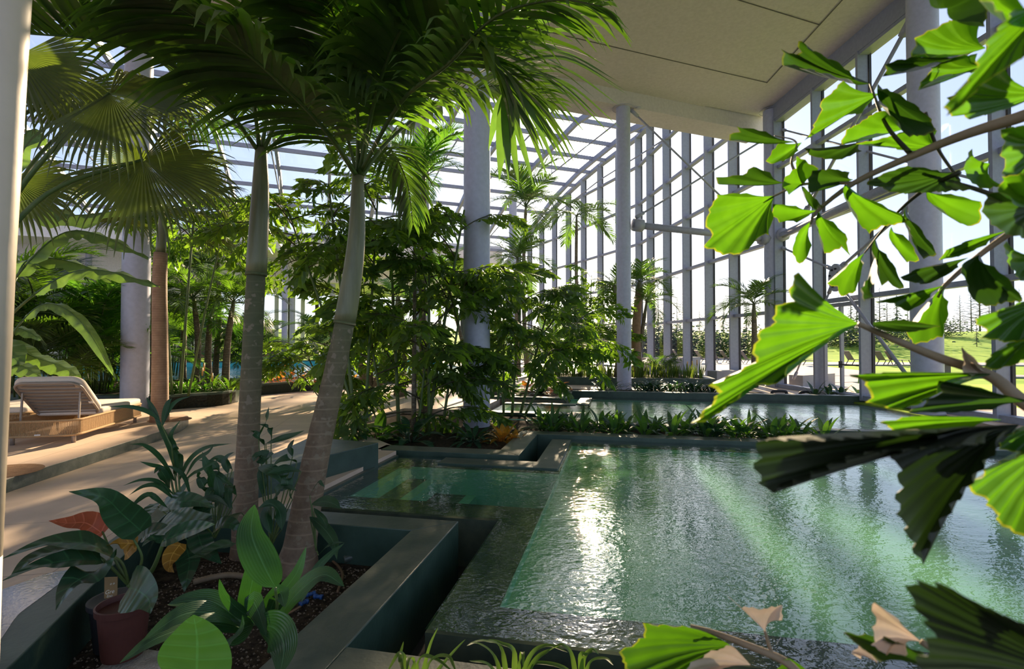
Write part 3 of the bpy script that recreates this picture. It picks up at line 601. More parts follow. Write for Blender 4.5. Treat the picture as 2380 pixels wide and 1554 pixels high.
# ---- stone walls of the planted beds
def planter(lab, polys, soil, zs, soillab, name='stone_planter'):
    c = V((sum(p[0] for p in soil)/len(soil), sum(p[1] for p in soil)/len(soil), 0)); root = tag(empty(name, c), lab, 'planter')
    for z0, z1, pts in polys:
        m = MB(); m.prism(pts, z0, z1); walltop(m); w = m.build('wall', ['green', 'greenl'], root, bevel=.008); w.matrix_parent_inverse = Matrix.Translation(-c)
    m = MB(); pa = [V((p[0], p[1], 0)) for p in soil]; g = 0.12 if zs < 0 else .5
    m.prism(soil, zs-.3, zs); w = m.build('soil', 'soil', root); w.matrix_parent_inverse = Matrix.Translation(-c)
PS = lambda pts: poly_st(pts)
planter('dark green stone planter holding the two palms and potted philodendron', [
    (-1.2, 0, PS([(-1.74, .9), (-1.41, .9), (-1.41, 4.47), (-1.74, 4.17)])),
    (-1.2, 0, PS([(-4.54, 4.47), (-4.2, 4.17), (-1.74, 4.17), (-1.41, 4.47)])),
    (-1.2, .004, PS([(-2.45, 1), (-2.87, 1), (-4.54, 4.47), (-4.2, 4.17), (-3.32, 2.64), (-2.97, 2.05)]))],
    PS([(-3, .5), (-1.6, .5), (-1.6, 4.3), (-4.4, 4.3)]), -.34, '')
planter('dark green stone bed wall along the pool where the fishtail leaves hang', [
    (-1.2, 0, PS([(-1.41, 2.18), (7.3, 2.18), (7.3, 2.51), (-1.41, 2.51)]))],
    PS([(-1.42, -6), (7.3, -6), (7.3, 2.2), (-1.42, 2.2)]), -.25, '')
planter('long dark stone bed between the two green pools holding aspidistras', [
    (-1.2, 0, PS([(-3.6, 7.25), (-1.39, 7.25), (-1.74, 7.6), (-3.6, 7.6)])), (-1.2, 0, PS([(-1.39, 7.25), (-1.39, 9.02), (-1.74, 9.35), (-1.74, 7.6)])),
    (-1.2, .002, PS([(-1.39, 9.02), (7.3, 9.02), (7.3, 9.35), (-1.74, 9.35)])), (-1.2, .002, PS([(-1.4, 10.5), (7.3, 10.5), (7.3, 10.75), (-1.4, 10.75)]))],
    PS([(-5.6, 7.5), (-1.5, 7.5), (-1.5, 9.3), (7.3, 9.3), (7.3, 10.6), (-1.45, 10.6), (-1.45, 11.9), (-5.6, 11.9)]), -.12, '')
planter('dark stone bed behind the second pool with strappy plants', [
    (-1.2, .12, PS([(-1.4, 16.26), (7.6, 16.26), (7.6, 16.6), (-1.4, 16.6)])), (-1.2, .06, PS([(-4.6, 14.6), (-1.4, 14.6), (-1.4, 14.95), (-4.6, 14.95)])), (-1.2, .06, PS([(-1.7, 14.95), (-1.4, 14.95), (-1.4, 16.6), (-1.7, 16.6)]))],
    PS([(-4.6, 14.9), (-1.5, 14.9), (-1.5, 16.7), (4.6, 16.7), (4.6, 18.0), (-1.5, 18.0), (-4.6, 17.6)]), .03, '')
planter('long dark stone planter filled with sansevierias behind the slim column', [
    (0, .3, PS([(-3.2, 20.1), (3.4, 20.1), (3.6, 20.3), (3.6, 23.6), (3.3, 23.6), (3.3, 20.4), (-3.2, 20.4)]))],
    PS([(-3.2, 20.3), (3.4, 20.3), (3.4, 23.6), (-3.2, 23.6)]), .24, '')
cv = [at(x_, y_, z=0) for x_, y_ in ((395, 952), (440, 948), (500, 944), (545, 936), (575, 922), (640, 915), (720, 908), (800, 903), (860, 898))]
front = [(p.x, p.y) for p in spline(cv, 24)]; back = [(p[0]+.3*(.0)-.05, p[1]+.3) for p in front]
planter('low curved dark stone planter with leafy groundcover beside the walkway', [(0, .36, front+back[::-1]), (0, .34, [(-22, 13.4), (front[0][0], front[0][1]), (front[0][0], front[0][1]+.3), (-22, 13.7)])],
    front+[(-5, 21.2), (-22, 15.6), (-22, 13.6)], .3, '')
b = [at(x_, y_, z=.264) for x_, y_ in ((880, 1028), (765, 1019), (712, 1019), (560, 1088), (560, 1150), (752, 1063))]
m = MB(); m.prism([(p.x, p.y) for p in b[:4]]+[tuple(st(-3.95, 4.5))[:2], tuple(st(-3.72, 4.48))[:2]], -.9, .264); walltop(m)
o = tag(m.build('stone_bench', ['green', 'greenl'], bevel=.01), 'raised dark green stone block striped with palm shadows at the pool corner', 'stone block')
# ---- raised step platform
edge = [at(x_, y_, z=.15) for x_, y_ in ((-400, 1255), (0, 1118), (200, 1056), (350, 1009), (410, 988), (437, 972), (432, 964), (400, 959), (350, 957))]
pp = [(p.x, p.y) for p in spline(edge, 40)]
m = MB(); m.prism(pp+[(-16, 11.6), (-16, 3)], 0, .15); walltop(m)
MT['kerb'] = stone('mottled_green_stone', (.04, .065, .055), (.16, .18, .15), 7., .35, .1, .5)
MT['foam2'] = stone('brown_gravel', (.10, .07, .045), (.30, .24, .17), 60., .9, .2)
MT['puddle'] = stone('wet_stone', (.10, .075, .055), (.20, .15, .11), 6., .05, .04, .9)
MT['yellowleaf'] = leaf('yellowing_leaf', (.30, .15, .02), (.40, .22, .03), (.45, .22, .02), .3, .5, vein=30.)
MT['red'] = flat('red_plastic', (.5, .03, .02), .4)
MT['holewood'] = stone('hole_soil', (.18, .09, .04), (.30, .17, .08), 12., .9, .4)
MT['paletrunk'] = stone('pale_smooth_trunk', (.50, .42, .32), (.66, .56, .44), 2., .5, .05)
struct(m.build('floor_platform', ['kerb', 'deck2'], bevel=.006), 'low raised sand coloured terrace with a dark green stone edge', 'platform')
MT['frondb'] = leaf('palm_leaf_green', (.045, .055, .028), (.09, .12, .05), (.20, .42, .04), .45, .4)
# ------------------------------------------------------------ plant builders
UP = V((0, 0, 1))
def pinnate(M, path, ln, lw, n, spread=(1.15, .5), droop=.35, vee=.25, skip=.12, seed=0, jit=.12, nseg=4, upv=UP, ragged=0, env=None):
    """leaflets on both sides of a rachis path"""
    rr = random.Random(seed); k = len(path)-1
    for i in range(n):
        t = skip+(1-skip)*(i+.5)/n; x = t*k; j = min(int(x), k-1); p = path[j].lerp(path[j+1], x-j)
        d = (path[j+1]-path[max(j-1, 0)]).normalized(); sd = d.cross(upv)
        if sd.length < .1: sd = d.cross(V((0, 1, 0)))
        sd.normalize(); nn = sd.cross(d)
        e = env(t) if env else (.45+.55*math.sin(PI*min(1, (t-skip)/(1-skip)*.9+.12)))*(1 if t < .9 else .75)
        for sg in (-1, 1):
            a = spread[0]+(spread[1]-spread[0])*t+rr.uniform(-jit, jit)
            dr = (d*math.cos(a)+sd*sg*math.sin(a)+nn*(vee+rr.uniform(-jit, jit))).normalized(); L_ = ln*e*rr.uniform(.88, 1.1)
            q = p.copy(); pts = [q.copy()]; dd = droop*rr.uniform(.7, 1.4)
            for s_ in range(nseg):
                dr = (dr-UP*dd*(s_+.6)/nseg*.9).normalized(); q = q+dr*(L_/nseg); pts.append(q.copy())
            if rr.random() < ragged: pts = pts[:-1]
            M.blade(pts, nn+sd*sg*.3*rr.uniform(-1, 1), lambda u: lw*e**.5*(.45+1.4*u if u < .35 else (.95 if u < .6 else max(.04, 2.3*(1-u)))), 0, 0, 1)
def rachis(M, path, r0, r1=.004, mi=0, n=6):
    k = len(path); M.tube(path, [r0+(r1-r0)*(i/(k-1))**.7 for i in range(k)], n, mi)
def wedge(M, base, d, nrm, L_, w, rr, seg=3, curl=.0, uvt=True):
    """one fishtail leaflet: narrow base opening to a ragged oblique end"""
    sd = d.cross(nrm)
    if sd.length < 1e-5: return
    sd.normalize(); n_ = sd.cross(d).normalized(); cols = 5; tip = rr.choice((-1, 1)); vs = []; uvs = []
    for i in range(seg+1):
        t = i/seg
        for j in range(cols):
            a = (j/(cols-1)-.5)*2; ln = L_*(1+.22*a*tip)*t*(1 if i < seg else rr.uniform(.86, 1.04))
            q = base+d*ln+sd*(a*w*(t**.85))+n_*((.05*w if j % 2 else -.05*w)*t-curl*L_*t*t); vs.append(q); uvs.append((a, t))
    M.add(vs, [(i*cols+j, i*cols+j+1, (i+1)*cols+j+1, (i+1)*cols+j) for i in range(seg) for j in range(cols-1)], 0, uvs)
def fishfrond(L_, seed, nsec=7, nl=5, wl=.17):
    """bipinnate fishtail frond along +X, drooping"""
    rr = random.Random(seed); M = MB(); ST = MB(); path = arc(L_, .15, 1.1, 12); ST.tube(path, [.014*(1-i/13)+.003 for i in range(13)], 5)
    for i in range(nsec):
        t = .25+.75*(i+.5)/nsec; x = t*12; j = min(int(x), 11); p = path[j].lerp(path[j+1], x-j); d = (path[j+1]-path[j]).normalized()
        sd = d.cross(UP).normalized()
        for sg in (-1, 1):
            a = 1.05-.5*t; L2 = L_*.48*(1-.55*t)*rr.uniform(.8, 1.1); dr = (d*math.cos(a)+sd*sg*math.sin(a)+UP*rr.uniform(-.05, .3)).normalized()
            q = p.copy(); sp = [q.copy()]
            for s_ in range(5): dr = (dr-UP*.16).normalized(); q = q+dr*L2/5; sp.append(q.copy())
            ST.tube(sp, [.005, .004, .004, .003, .002, .002], 4, cap=False)
            for kk in range(nl):
                u = .15+.85*(kk+.5)/nl; x2 = u*5; j2 = min(int(x2), 4); b_ = sp[j2].lerp(sp[j2+1], x2-j2); d2 = (sp[j2+1]-sp[j2]).normalized(); s2 = d2.cross(UP).normalized()
                for s3 in (-1, 1):
                    aa = rr.uniform(.6, 1.1); dl = (d2*math.cos(aa)+s2*s3*math.sin(aa)+UP*rr.uniform(-.9, .1)).normalized()
                    wedge(M, b_, dl, (UP+V((rr.uniform(-.6, .6), rr.uniform(-.6, .6), 0))).normalized(), wl*rr.uniform(.75, 1.25), wl*.25*rr.uniform(.6, 1.3), rr, 2, .12)
    wedge(M, path[-1], (path[-1]-path[-2]).normalized(), UP, wl*1.3, wl*.6, rr)
    return M, ST
def fanleaf(M, c, d, nrm, Rr, n=44, span=2.6, split=.45, droop=.3, seed=0):
    """palmate fan: pleated plate splitting into drooping fingers"""
    rr = random.Random(seed); d = V(d).normalized(); sd = d.cross(V(nrm)).normalized(); n_ = sd.cross(d).normalized()
    for i in range(n):
        a0 = -span/2+span*i/n; a1 = -span/2+span*(i+1)/n; am = (a0+a1)/2; rl = Rr*rr.uniform(.86, 1.05)*(1-.12*abs(am)/span)
        vs = []; uvs = []
        for t in (0.02, .22, split):
            for a, h in ((a0, 0), (am, .018*Rr), (a1, 0)):
                q = V(c)+(d*math.cos(a)+sd*math.sin(a))*rl*t+n_*(h*(t/split))-n_*abs(math.sin(am))*.25*rl*t; vs.append(q); uvs.append((a, t))
        base = [vs[6], vs[7], vs[8]]; dr = (d*math.cos(am)+sd*math.sin(am)-n_*abs(math.sin(am))*.25).normalized(); q = V((0, 0, 0)); ns = 4; ext = rl*(1-split)
        for s_ in range(ns):
            dr = (dr-UP*droop*(s_+.5)/ns*rr.uniform(.6, 1.5)).normalized(); q = q+dr*ext/ns; w_ = 1-(s_+1)/ns*.93
            mid = (base[0]+base[2])/2
            for b_ in base: vs.append(mid+(b_-mid)*w_+q); uvs.append((0, split+(1-split)*(s_+1)/ns))
        M.add(vs, [(r*3+j, r*3+j+1, r*3+j+4, r*3+j+3) for r in range(2+ns) for j in range(2)], 0, uvs)
def lance(w, p=.8): return lambda t: w*max(.02, math.sin(PI*min(1, t**p)))
def paddle(w): return lambda t: w*(min(1, (t/.12)**.6) if t < .12 else (1 if t < .55 else max(.02, 1-((t-.55)/.45)**2.2)))
def heart(w): return lambda t: w*(.62+3.2*t if t < .12 else (1. if t < .3 else max(.015, (1-((t-.3)/.7)**1.35))))
def oval(w): return lambda t: w*max(.015, math.sin(PI*t**.75)**.75)

# ------------------------------------------------------------ palms
FR = []          # shared feathery fronds along +X, 1.7 m long
for sd_ in range(4):
    pth = arc(1.75, .1, 1.35+.2*sd_ % .5, 14); M = MB(); pinnate(M, pth, .55, .017, 46, droop=.42, vee=.3, seed=sd_, nseg=3)
    Q = MB(); rachis(Q, pth, .016, .003, 0, 5); FR.append((M.mesh('frond', 'frond'), Q.mesh('rachis', 'stem')))
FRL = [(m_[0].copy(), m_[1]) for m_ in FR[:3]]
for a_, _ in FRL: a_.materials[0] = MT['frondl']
def put_frond(root, kind, base, az, el, sc):
    f = inst('frond', kind[0], root, base, (0, 0, 0), sc); f.rotation_euler = (Matrix.Rotation(az, 3, 'Z') @ Matrix.Rotation(-el, 3, 'Y') @ Matrix.Rotation(rnd.uniform(-.35, .35), 3, 'X')).to_euler()
    if kind[1]: inst('rachis', kind[1], f)
    return f
def palm(name, lab, p, top, r0, r1, n=11, sc=1., group=None, bark='bark', shaft=.5, kinds=FR, els=(1.25, -.1), seed=0, azs=None):
    """p foot, top crown point; trunk, crownshaft and fronds"""
    p = V(p); top = V(top)-p; root = tag(empty(name, p), lab, 'palm', group); rr = random.Random(seed)
    path = spline([V((0, 0, 0)), top*.5+V((rr.uniform(-.04, .04)*top.z, 0, 0)), top], 20); sh = path[-1]-(path[-1]-path[-3]).normalized()*shaft
    cut = max(2, int(20*(1-shaft/top.length))) if shaft else 20
    M = MB(); M.tube(path[:cut+1], [r0+(r1-r0)*i/20+.02*max(0, 1-i/2.5)*r0/.12 for i in range(cut+1)], 14); M.build('trunk', bark, root, smooth=True)
    if shaft:
        M = MB(); k = len(path)-cut; M.tube(path[cut:], [r1*1.12*(1-.45*i/max(1, k-1)) for i in range(k)], 12); M.build('crownshaft', 'shaft', root, smooth=True)
    for i in range(n):
        t = (i+.5)/n; az = (azs[i] if azs else i*2.399+rr.uniform(-.3, .3)); el = els[0]+(els[1]-els[0])*t+rr.uniform(-.12, .12)
        put_frond(root, kinds[i % len(kinds)], path[-1]-V((0, 0, .05*t)), az, el, sc*rr.uniform(.88, 1.1))
    return root

# --- the two big palms in the near planter, fronds laid out one by one
def big_frond(root, off, ctrl, ln, lw, n, seed, droop=.5, vee=.0, upv=UP, spread=(1.2, .55), mt_='frond', skip=.16, r=.022, lab=None):
    pth = [q-off for q in spline([P(c) for c in ctrl], 30)]
    M = MB(); pinnate(M, pth, ln*1.1, lw*1.2, n, spread, droop, vee, skip, seed, .09, 5, upv, .3)
    f = M.build('frond', mt_, root, smooth=True); M = MB(); rachis(M, pth, r, .004, 0, 8); M.build('rachis', 'stem', f, smooth=True)
    if lab: f['label'] = lab
def big_palm(lab, foot, ctrl, rads, shaftfrom, fr):
    off = P(foot); root = tag(empty('tall_palm', off), lab, 'palm')
    path = [q-off for q in spline([P(c) for c in ctrl], 40)]; k = int(40*shaftfrom); rr = [rads[0]+(rads[1]-rads[0])*(i/40)**.8 for i in range(41)]
    M = MB(); pts = path[:k+1]; M.tube(pts, [rr[i]*(1+(.35*max(0, 1-i/4)) )*(1+.012*math.sin(i*2.1)) for i in range(k+1)], 20); M.build('trunk', 'barkg2', root, smooth=True)
    M = MB(); q = path[k:]; M.tube(q, [rr[k]*(1.12-.5*(i/(len(q)-1))**1.6) for i in range(len(q))], 18); M.build('crownshaft', 'shaft', root, smooth=True)
    M = MB(); M.tube([path[k]-(path[k+1]-path[k])*.1, path[k]+(path[k+1]-path[k])*.12], rr[k]*1.16, 18); M.build('leaf_scar', 'barkg', root, smooth=True)
    for i, f in enumerate(fr): big_frond(root, off, seed=i+11, **f)
    return root
MT['barkg2'] = barkmat('mottled_green_bark', (.13, .085, .05), (.22, .155, .095), (.30, .22, .14), 3.1, (.22, .175, .115), (.06, .085, .03))
bp1 = big_palm('straight trunked palm standing in the planter, pale smooth crown shaft', (572, 1330, 4.75),
    [(572, 1330, 4.75), (570, 1180, 4.75), (578, 1000, 4.78), (592, 700, 4.8), (604, 480, 4.82), (607, 345, 4.85)], (.128, .062), .66, [
    dict(ctrl=[(600, 350, 4.85), (520, 245, 4.3), (400, 150, 3.7), (240, 95, 3.2), (60, 78, 2.9)], ln=.75, lw=.024, n=54, droop=-.05, vee=.5, spread=(1.15, .7)),
    dict(ctrl=[(607, 350, 4.85), (585, 240, 5.0), (540, 130, 5.2), (440, 60, 5.5), (330, 50, 5.8)], ln=.7, lw=.02, n=46, droop=.5),
    dict(ctrl=[(612, 350, 4.85), (660, 255, 4.7), (740, 180, 4.4), (830, 160, 4.1), (900, 210, 3.8)], ln=.62, lw=.02, n=46, droop=.55),
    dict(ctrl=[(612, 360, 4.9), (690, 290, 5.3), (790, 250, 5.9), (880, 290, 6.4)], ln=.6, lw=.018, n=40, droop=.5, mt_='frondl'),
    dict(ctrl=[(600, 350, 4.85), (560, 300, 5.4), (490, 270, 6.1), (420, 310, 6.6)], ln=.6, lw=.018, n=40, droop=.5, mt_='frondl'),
    dict(ctrl=[(608, 345, 4.85), (625, 250, 4.9), (640, 180, 5.0), (650, 100, 5.0)], ln=.5, lw=.02, n=30, droop=.1, vee=.3, spread=(.6, .3), mt_='frondl'),
    dict(ctrl=[(603, 348, 4.85), (590, 200, 4.4), (600, 60, 3.9), (660, -60, 3.4), (760, -120, 2.9)], ln=.72, lw=.024, n=50, droop=.6)])
bp2 = big_palm('leaning ringed palm bending towards the pool, fronds arching over it', (688, 1335, 4.35),
    [(688, 1335, 4.35), (705, 1220, 4.4), (735, 1060, 4.5), (775, 880, 4.6), (808, 710, 4.65), (828, 560, 4.7), (832, 410, 4.75)], (.150, .055), .64, [
    dict(ctrl=[(834, 410, 4.75), (870, 270, 4.5), (935, 160, 4.2), (1010, 100, 3.9), (1090, 85, 3.6), (1165, 165, 3.4), (1195, 250, 3.3)], ln=1.0, lw=.034, n=50, droop=.22, vee=.12, r=.03, spread=(1.1, .35)),
    dict(ctrl=[(836, 415, 4.75), (900, 330, 4.9), (985, 262, 5.1), (1080, 215, 5.3), (1180, 200, 5.5), (1290, 240, 5.6)], ln=.85, lw=.027, n=52, droop=.35, vee=.15),
    dict(ctrl=[(830, 410, 4.75), (770, 320, 4.3), (690, 230, 3.8), (570, 120, 3.4), (440, 30, 3.1), (330, -30, 2.9)], ln=.85, lw=.028, n=58, droop=.45, vee=-.1, r=.028),
    dict(ctrl=[(832, 405, 4.75), (830, 250, 4.4), (800, 100, 4.0), (740, -30, 3.6), (640, -120, 3.2)], ln=.85, lw=.028, n=50, droop=.55),
    dict(ctrl=[(834, 405, 4.75), (880, 200, 4.2), (950, 40, 3.7), (1060, -60, 3.3), (1200, -90, 3.0)], ln=.9, lw=.032, n=50, droop=.6),
    dict(ctrl=[(832, 405, 4.75), (860, 220, 5.0), (900, 100, 5.3), (900, 0, 5.5)], ln=.7, lw=.024, n=44, droop=.5),
    dict(ctrl=[(836, 420, 4.75), (870, 370, 5.1), (905, 345, 5.5), (945, 420, 5.8), (960, 520, 6.0)], ln=.55, lw=.02, n=44, droop=.5),
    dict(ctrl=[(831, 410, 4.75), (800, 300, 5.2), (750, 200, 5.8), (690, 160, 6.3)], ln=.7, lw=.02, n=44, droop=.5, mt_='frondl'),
    dict(ctrl=[(838, 400, 4.75), (930, 240, 4.0), (1040, 150, 3.4), (1150, 40, 3.0), (1290, 0, 2.8), (1400, 15, 2.7)], ln=.6, lw=.024, n=34, droop=.5, vee=.1)])

# long terminal leaflets of the arching frond over the pool
f = [c for c in bp2.children if c.name.startswith('frond')][0]
M = MB()
for (b_, e, wd, dz) in [((1165, 165), (1321, 392), .04, .1), ((1160, 160), (1298, 402), .035, 0), ((1165, 180), (1276, 421), .035, .1), ((1160, 200), (1243, 441), .035, 0), ((1165, 195), (1207, 442), .04, .1), ((1170, 190), (1182, 428), .04, -.1), ((1175, 200), (1160, 422), .055, 0), ((1172, 210), (1135, 350), .035, .1),
    ((1150, 130), (1425, 104), .035, .1), ((1110, 85), (1422, 14), .035, -.1), ((1155, 140), (1438, 190), .03, 0), ((1150, 120), (1400, 62), .028, .2), ((1165, 150), (1456, 212), .028, .1), ((1165, 150), (1462, 222), .026, .2), ((1170, 160), (1440, 245), .028, 0), ((1160, 130), (1412, 92), .028, .3),
    ((1175, 170), (1445, 300), .026, .1), ((1170, 165), (1432, 325), .026, .2), ((1150, 130), (1385, 35), .03, .3), ((1140, 110), (1350, 50), .03, 0), ((1165, 165), (1370, 320), .03, .2), ((1170, 160), (1400, 280), .028, 0), ((1130, 100), (1310, 40), .03, .2), ((1085, 85), (1230, 60), .04, 0), ((1100, 90), (1180, 210), .05, -.1)]:
    mx_, my_ = (b_[0]*.5+e[0]*.5), (b_[1]*.5+e[1]*.5)-abs(e[0]-b_[0])*.13-8
    pth = [q-bp2.location for q in spline([P((b_[0], b_[1], 3.4)), P((mx_, my_, 3.3+dz)), P((e[0], e[1], 3.3+dz*1.5))], 12)]
    M.blade(pth, (.2, -.7, .6), lance(wd*.8, .9), .25, 0, 1)
tf = M.build('leaflet', 'frondb', f, smooth=True)
# --- near blurred trunk at the edge of the picture
M = MB(); M.tube([at(-60, 1300, y=1.25), at(-18, 600, y=1.25), at(-5, 300, y=1.25), at(10, -40, y=1.25), at(30, -300, y=1.3)], [.05, .043, .047, .052, .055], 20)
a0 = at(-60, 1300, y=1.25); M.tube([V((a0.x-.03, a0.y, -.3)), a0], [.06, .05], 20)
r_ = tag(empty('slender_palm', (a0.x-.03, a0.y, -.3)), 'pale smooth palm stem standing close by, out of focus, cut by the picture edge', 'palm')
o = M.build('trunk', 'paletrunk' if 'paletrunk' in MT else 'stemt', r_, smooth=True); o.matrix_parent_inverse = Matrix.Translation(-r_.location)

# --- mid palm on the terrace with fan leaves
off = P((371, 978, 9.6)); root = tag(empty('fan_palm', off), 'brown trunked palm growing from a round hole in the terrace edge', 'palm')
pth = [q-off for q in spline([P(c) for c in ((371, 985, 9.6), (372, 850, 9.6), (371, 660, 9.6), (375, 560, 9.6), (377, 500, 9.6))], 24)]
M = MB(); M.tube(pth[:17], [.15*(1+.12*max(0, 1-i/2))-.0022*i for i in range(17)], 16); M.build('trunk', 'barkb', root, smooth=True)
M = MB(); M.tube(pth[16:], [.085, .085, .082, .078, .072, .066, .06, .055, .05], 14); M.build('crownshaft', 'shaft', root, smooth=True)
for i in range(12):
    az = i*2.4; el = 1.2-i*.1; M = MB(); pe = arc(1.0, el, .5, 6, az, pth[-1]); M.tube(pe, [.02, .016, .014, .012, .011, .01, .009], 6)
    f = M.build('petiole', 'stem', root, smooth=True); M = MB(); d = pe[-1]-pe[-2]; fanleaf(M, pe[-1], d, (d.cross(UP)).cross(d), .85, 34, 3.0, .5, .55, i); M.build('fan_leaf', 'fan', f)
# --- big fan leaves close by at the left
off = V((-3.9, 3.6, 0)); root = tag(empty('fan_palm', off), 'fan palm whose big pleated leaves hang on long petioles beside the near stem', 'palm')
fans = [((-60, 640, 3.6), (60, 420, 3.6), (255, 216, 3.7), .78, (.9, -.25), .55, 48), ((-60, 640, 3.6), (110, 450, 3.8), (333, 370, 4.2), .85, (.9, -.8), .45, 48),
        ((-60, 640, 3.6), (-10, 330, 4.2), (160, 205, 4.8), .62, (.1, -1), .5, 40), ((-60, 640, 3.6), (-40, 480, 4.4), (30, 420, 5.0), .7, (.5, -.8), .6, 40), ((-60, 640, 3.6), (-60, 300, 3.8), (40, 130, 4.3), .8, (.3, -.8), .5, 40), ((-60, 640, 3.6), (120, 330, 5), (390, 190, 5.6), .8, (.8, -.5), .5, 38)]
for i, (a, b_, c_, Rr, dv, dp, n) in enumerate(fans):
    pe = [q-off for q in spline([P(a), P(b_), P(c_)], 14)]; M = MB(); M.tube(pe, [.022-.0008*k for k in range(15)], 8); f = M.build('petiole', 'stem', root, smooth=True)
    M = MB(); fanleaf(M, pe[-1], V((dv[0], .1, dv[1])), V((.15, -.8, .55)), Rr, n, 4.2, .55, dp*1.3, i); M.build('fan_leaf', 'fan', f)
M = MB(); q = P((-60, 640, 3.6))-off; M.tube([V((q.x-.1, q.y, 0)), q], [.12, .09], 12); M.build('trunk', 'barkb', root, smooth=True)

# --- banana plants
def banana(lab, foot, leaves, group=None):
    off = V(foot); root = tag(empty('banana_plant', off), lab, 'banana plant', group)
    M = MB(); M.tube([(0, 0, 0), (.02, 0, 1.0), (0, 0, 1.7)], [.11, .09, .05], 12); M.build('stem', 'stem', root, smooth=True)
    for i, (ctrl, w) in enumerate(leaves):
        pth = [q-off for q in spline([P(c) for c in ctrl], 30)]; k = 9; M = MB(); M.tube([V((0, 0, 1.5))]+pth[:k+1], [.035]+[.022-.001*j for j in range(k+1)], 8); pt = M.build('petiole', 'stem', root, smooth=True)
        M = MB(); nn = V((.1, -.55, .8)); M.blade(pth[k:], nn, paddle(w), -.45, w*.2, 3, 0, i, 34.); M.tube(pth[k:], [.012-.0005*j for j in range(31-k)], 5); M.build('leaf', 'banana', pt, smooth=True)
    return root
banana('banana plant with long torn leaves reaching towards the pale blue column', (-7.4, 6.6, .15), [
    ([(-30, 760, 6.6), (40, 640, 6.6), (140, 545, 6.8), (230, 545, 7.0), (345, 600, 7.2)], .14), ([(-30, 760, 6.6), (30, 660, 6.6), (75, 600, 6.8), (190, 615, 7.1), (260, 655, 7.3)], .15),
    ([(-30, 790, 6.6), (60, 700, 6.6), (160, 635, 6.7), (250, 630, 6.8), (372, 665, 6.9)], .13), ([(-40, 760, 6.6), (-20, 600, 6.4), (60, 480, 6.2), (170, 500, 6.2), (330, 480, 6.4)], .2),
    ([(-40, 760, 6.6), (-30, 560, 6.5), (10, 380, 6.5), (80, 300, 6.7), (130, 360, 7)], .2)])
banana('banana plant low behind the loungers with drooping dark leaves', (-9.3, 8.6, .15), [
    ([(0, 850, 8.6), (40, 760, 8.6), (110, 705, 8.7), (190, 750, 8.8), (270, 880, 8.8)], .12), ([(0, 860, 8.6), (20, 790, 8.6), (70, 825, 8.5), (140, 850, 8.5), (190, 880, 8.5)], .16),
    ([(-20, 880, 8.6), (-10, 790, 8.6), (40, 762, 8.7), (100, 790, 8.8)], .12), ([(0, 900, 8.4), (-20, 880, 8.2), (40, 850, 8.0), (95, 875, 7.9)], .15), ([(-30, 900, 8.4), (-40, 830, 8.2), (0, 800, 8.1), (50, 850, 8)], .24)])
# ------------------------------------------------------------ background palms and shrubs
def fpos(px, py, d, z=None):
    p = at(px, py, y=d); return V((p.x, p.y, p.z if z is None else z))
def bgpalm(lab, px, d, z0, ptx, pty, w, sc, n=12, group=None, **k):
    f = fpos(px, 800, d, z0); t = fpos(ptx, pty, d); return palm('feather_palm', lab, f, t, w*1.15, w*.75, n, sc, group, **k)
bgpalm('feathery palm with a thin pale trunk in the curved planter, leftmost of three', 358, 15.0, .3, 348, 700, .10, .85, 12, shaft=.3)
bgpalm('feathery palm with a straight trunk and wide crown in the curved planter, middle of three', 456, 15.5, .3, 450, 690, .09, 1.05, 15, shaft=.5, seed=2)
bgpalm('shorter feathery palm with brown trunk in the curved planter', 486, 16.2, .3, 489, 735, .10, .7, 12, shaft=.3, seed=3, kinds=FRL)
bgpalm('feathery palm with a slanting trunk in the curved planter beside the tall straight palm', 524, 15.8, .3, 543, 700, .10, .95, 14, shaft=.5, seed=4)
bgpalm('palm with a dark broad crown behind the curved planter', 425, 18.5, .3, 425, 620, .10, 1.3, 14, shaft=.3, seed=5)
bgpalm('palm whose dark fronds fan out over the curved planter trunks', 500, 19.5, .3, 505, 590, .1, 1.35, 16, shaft=.3, seed=6)
# by the glass wall
bgpalm('two stemmed palm by the glass wall, its straight darker stem', 1480, 21.5, .25, 1487, 655, .19, 1.0, 13, shaft=.35, seed=8, bark='barkb')
bgpalm('two stemmed palm by the glass wall, its leaning thin stem', 1478, 21.5, .25, 1503, 700, .09, .95, 11, shaft=.5, seed=9)
bgpalm('palm with drooping fronds in front of the corner column', 1752, 19.0, .0, 1752, 705, .11, 1.0, 13, shaft=.5, seed=10)
bgpalm('slender palm behind the slim column with a brown trunk', 1203, 21, .25, 1203, 600, .12, 1.3, 12, shaft=.5, seed=12)
bgpalm('palm with upright feathery crown against the sky between the columns', 1225, 25, .25, 1222, 480, .10, 1.7, 12, els=(1.4, .3), shaft=.3, seed=13)
bgpalm('tall palm whose fronds arch in front of the curved glass wall below the sun', 1365, 27, .25, 1340, 500, .10, 1.6, 9, els=(.6, -.1), shaft=.5, seed=14)
bgpalm('small palm half hidden behind the slim grey column', 1432, 20.5, .25, 1428, 665, .08, .85, 10, shaft=.3, seed=15)
bgpalm('palm with bright yellow green fronds high behind the leaning palm', 990, 12.5, -.1, 985, 410, .09, .95, 12, els=(1.45, .4), kinds=FRL, shaft=.4, seed=16)
bgpalm('small fan of palm fronds low beside the twin trunk palms', 1105, 15.5, .1, 1035, 640, .06, .8, 11, kinds=FRL, shaft=0, seed=17)
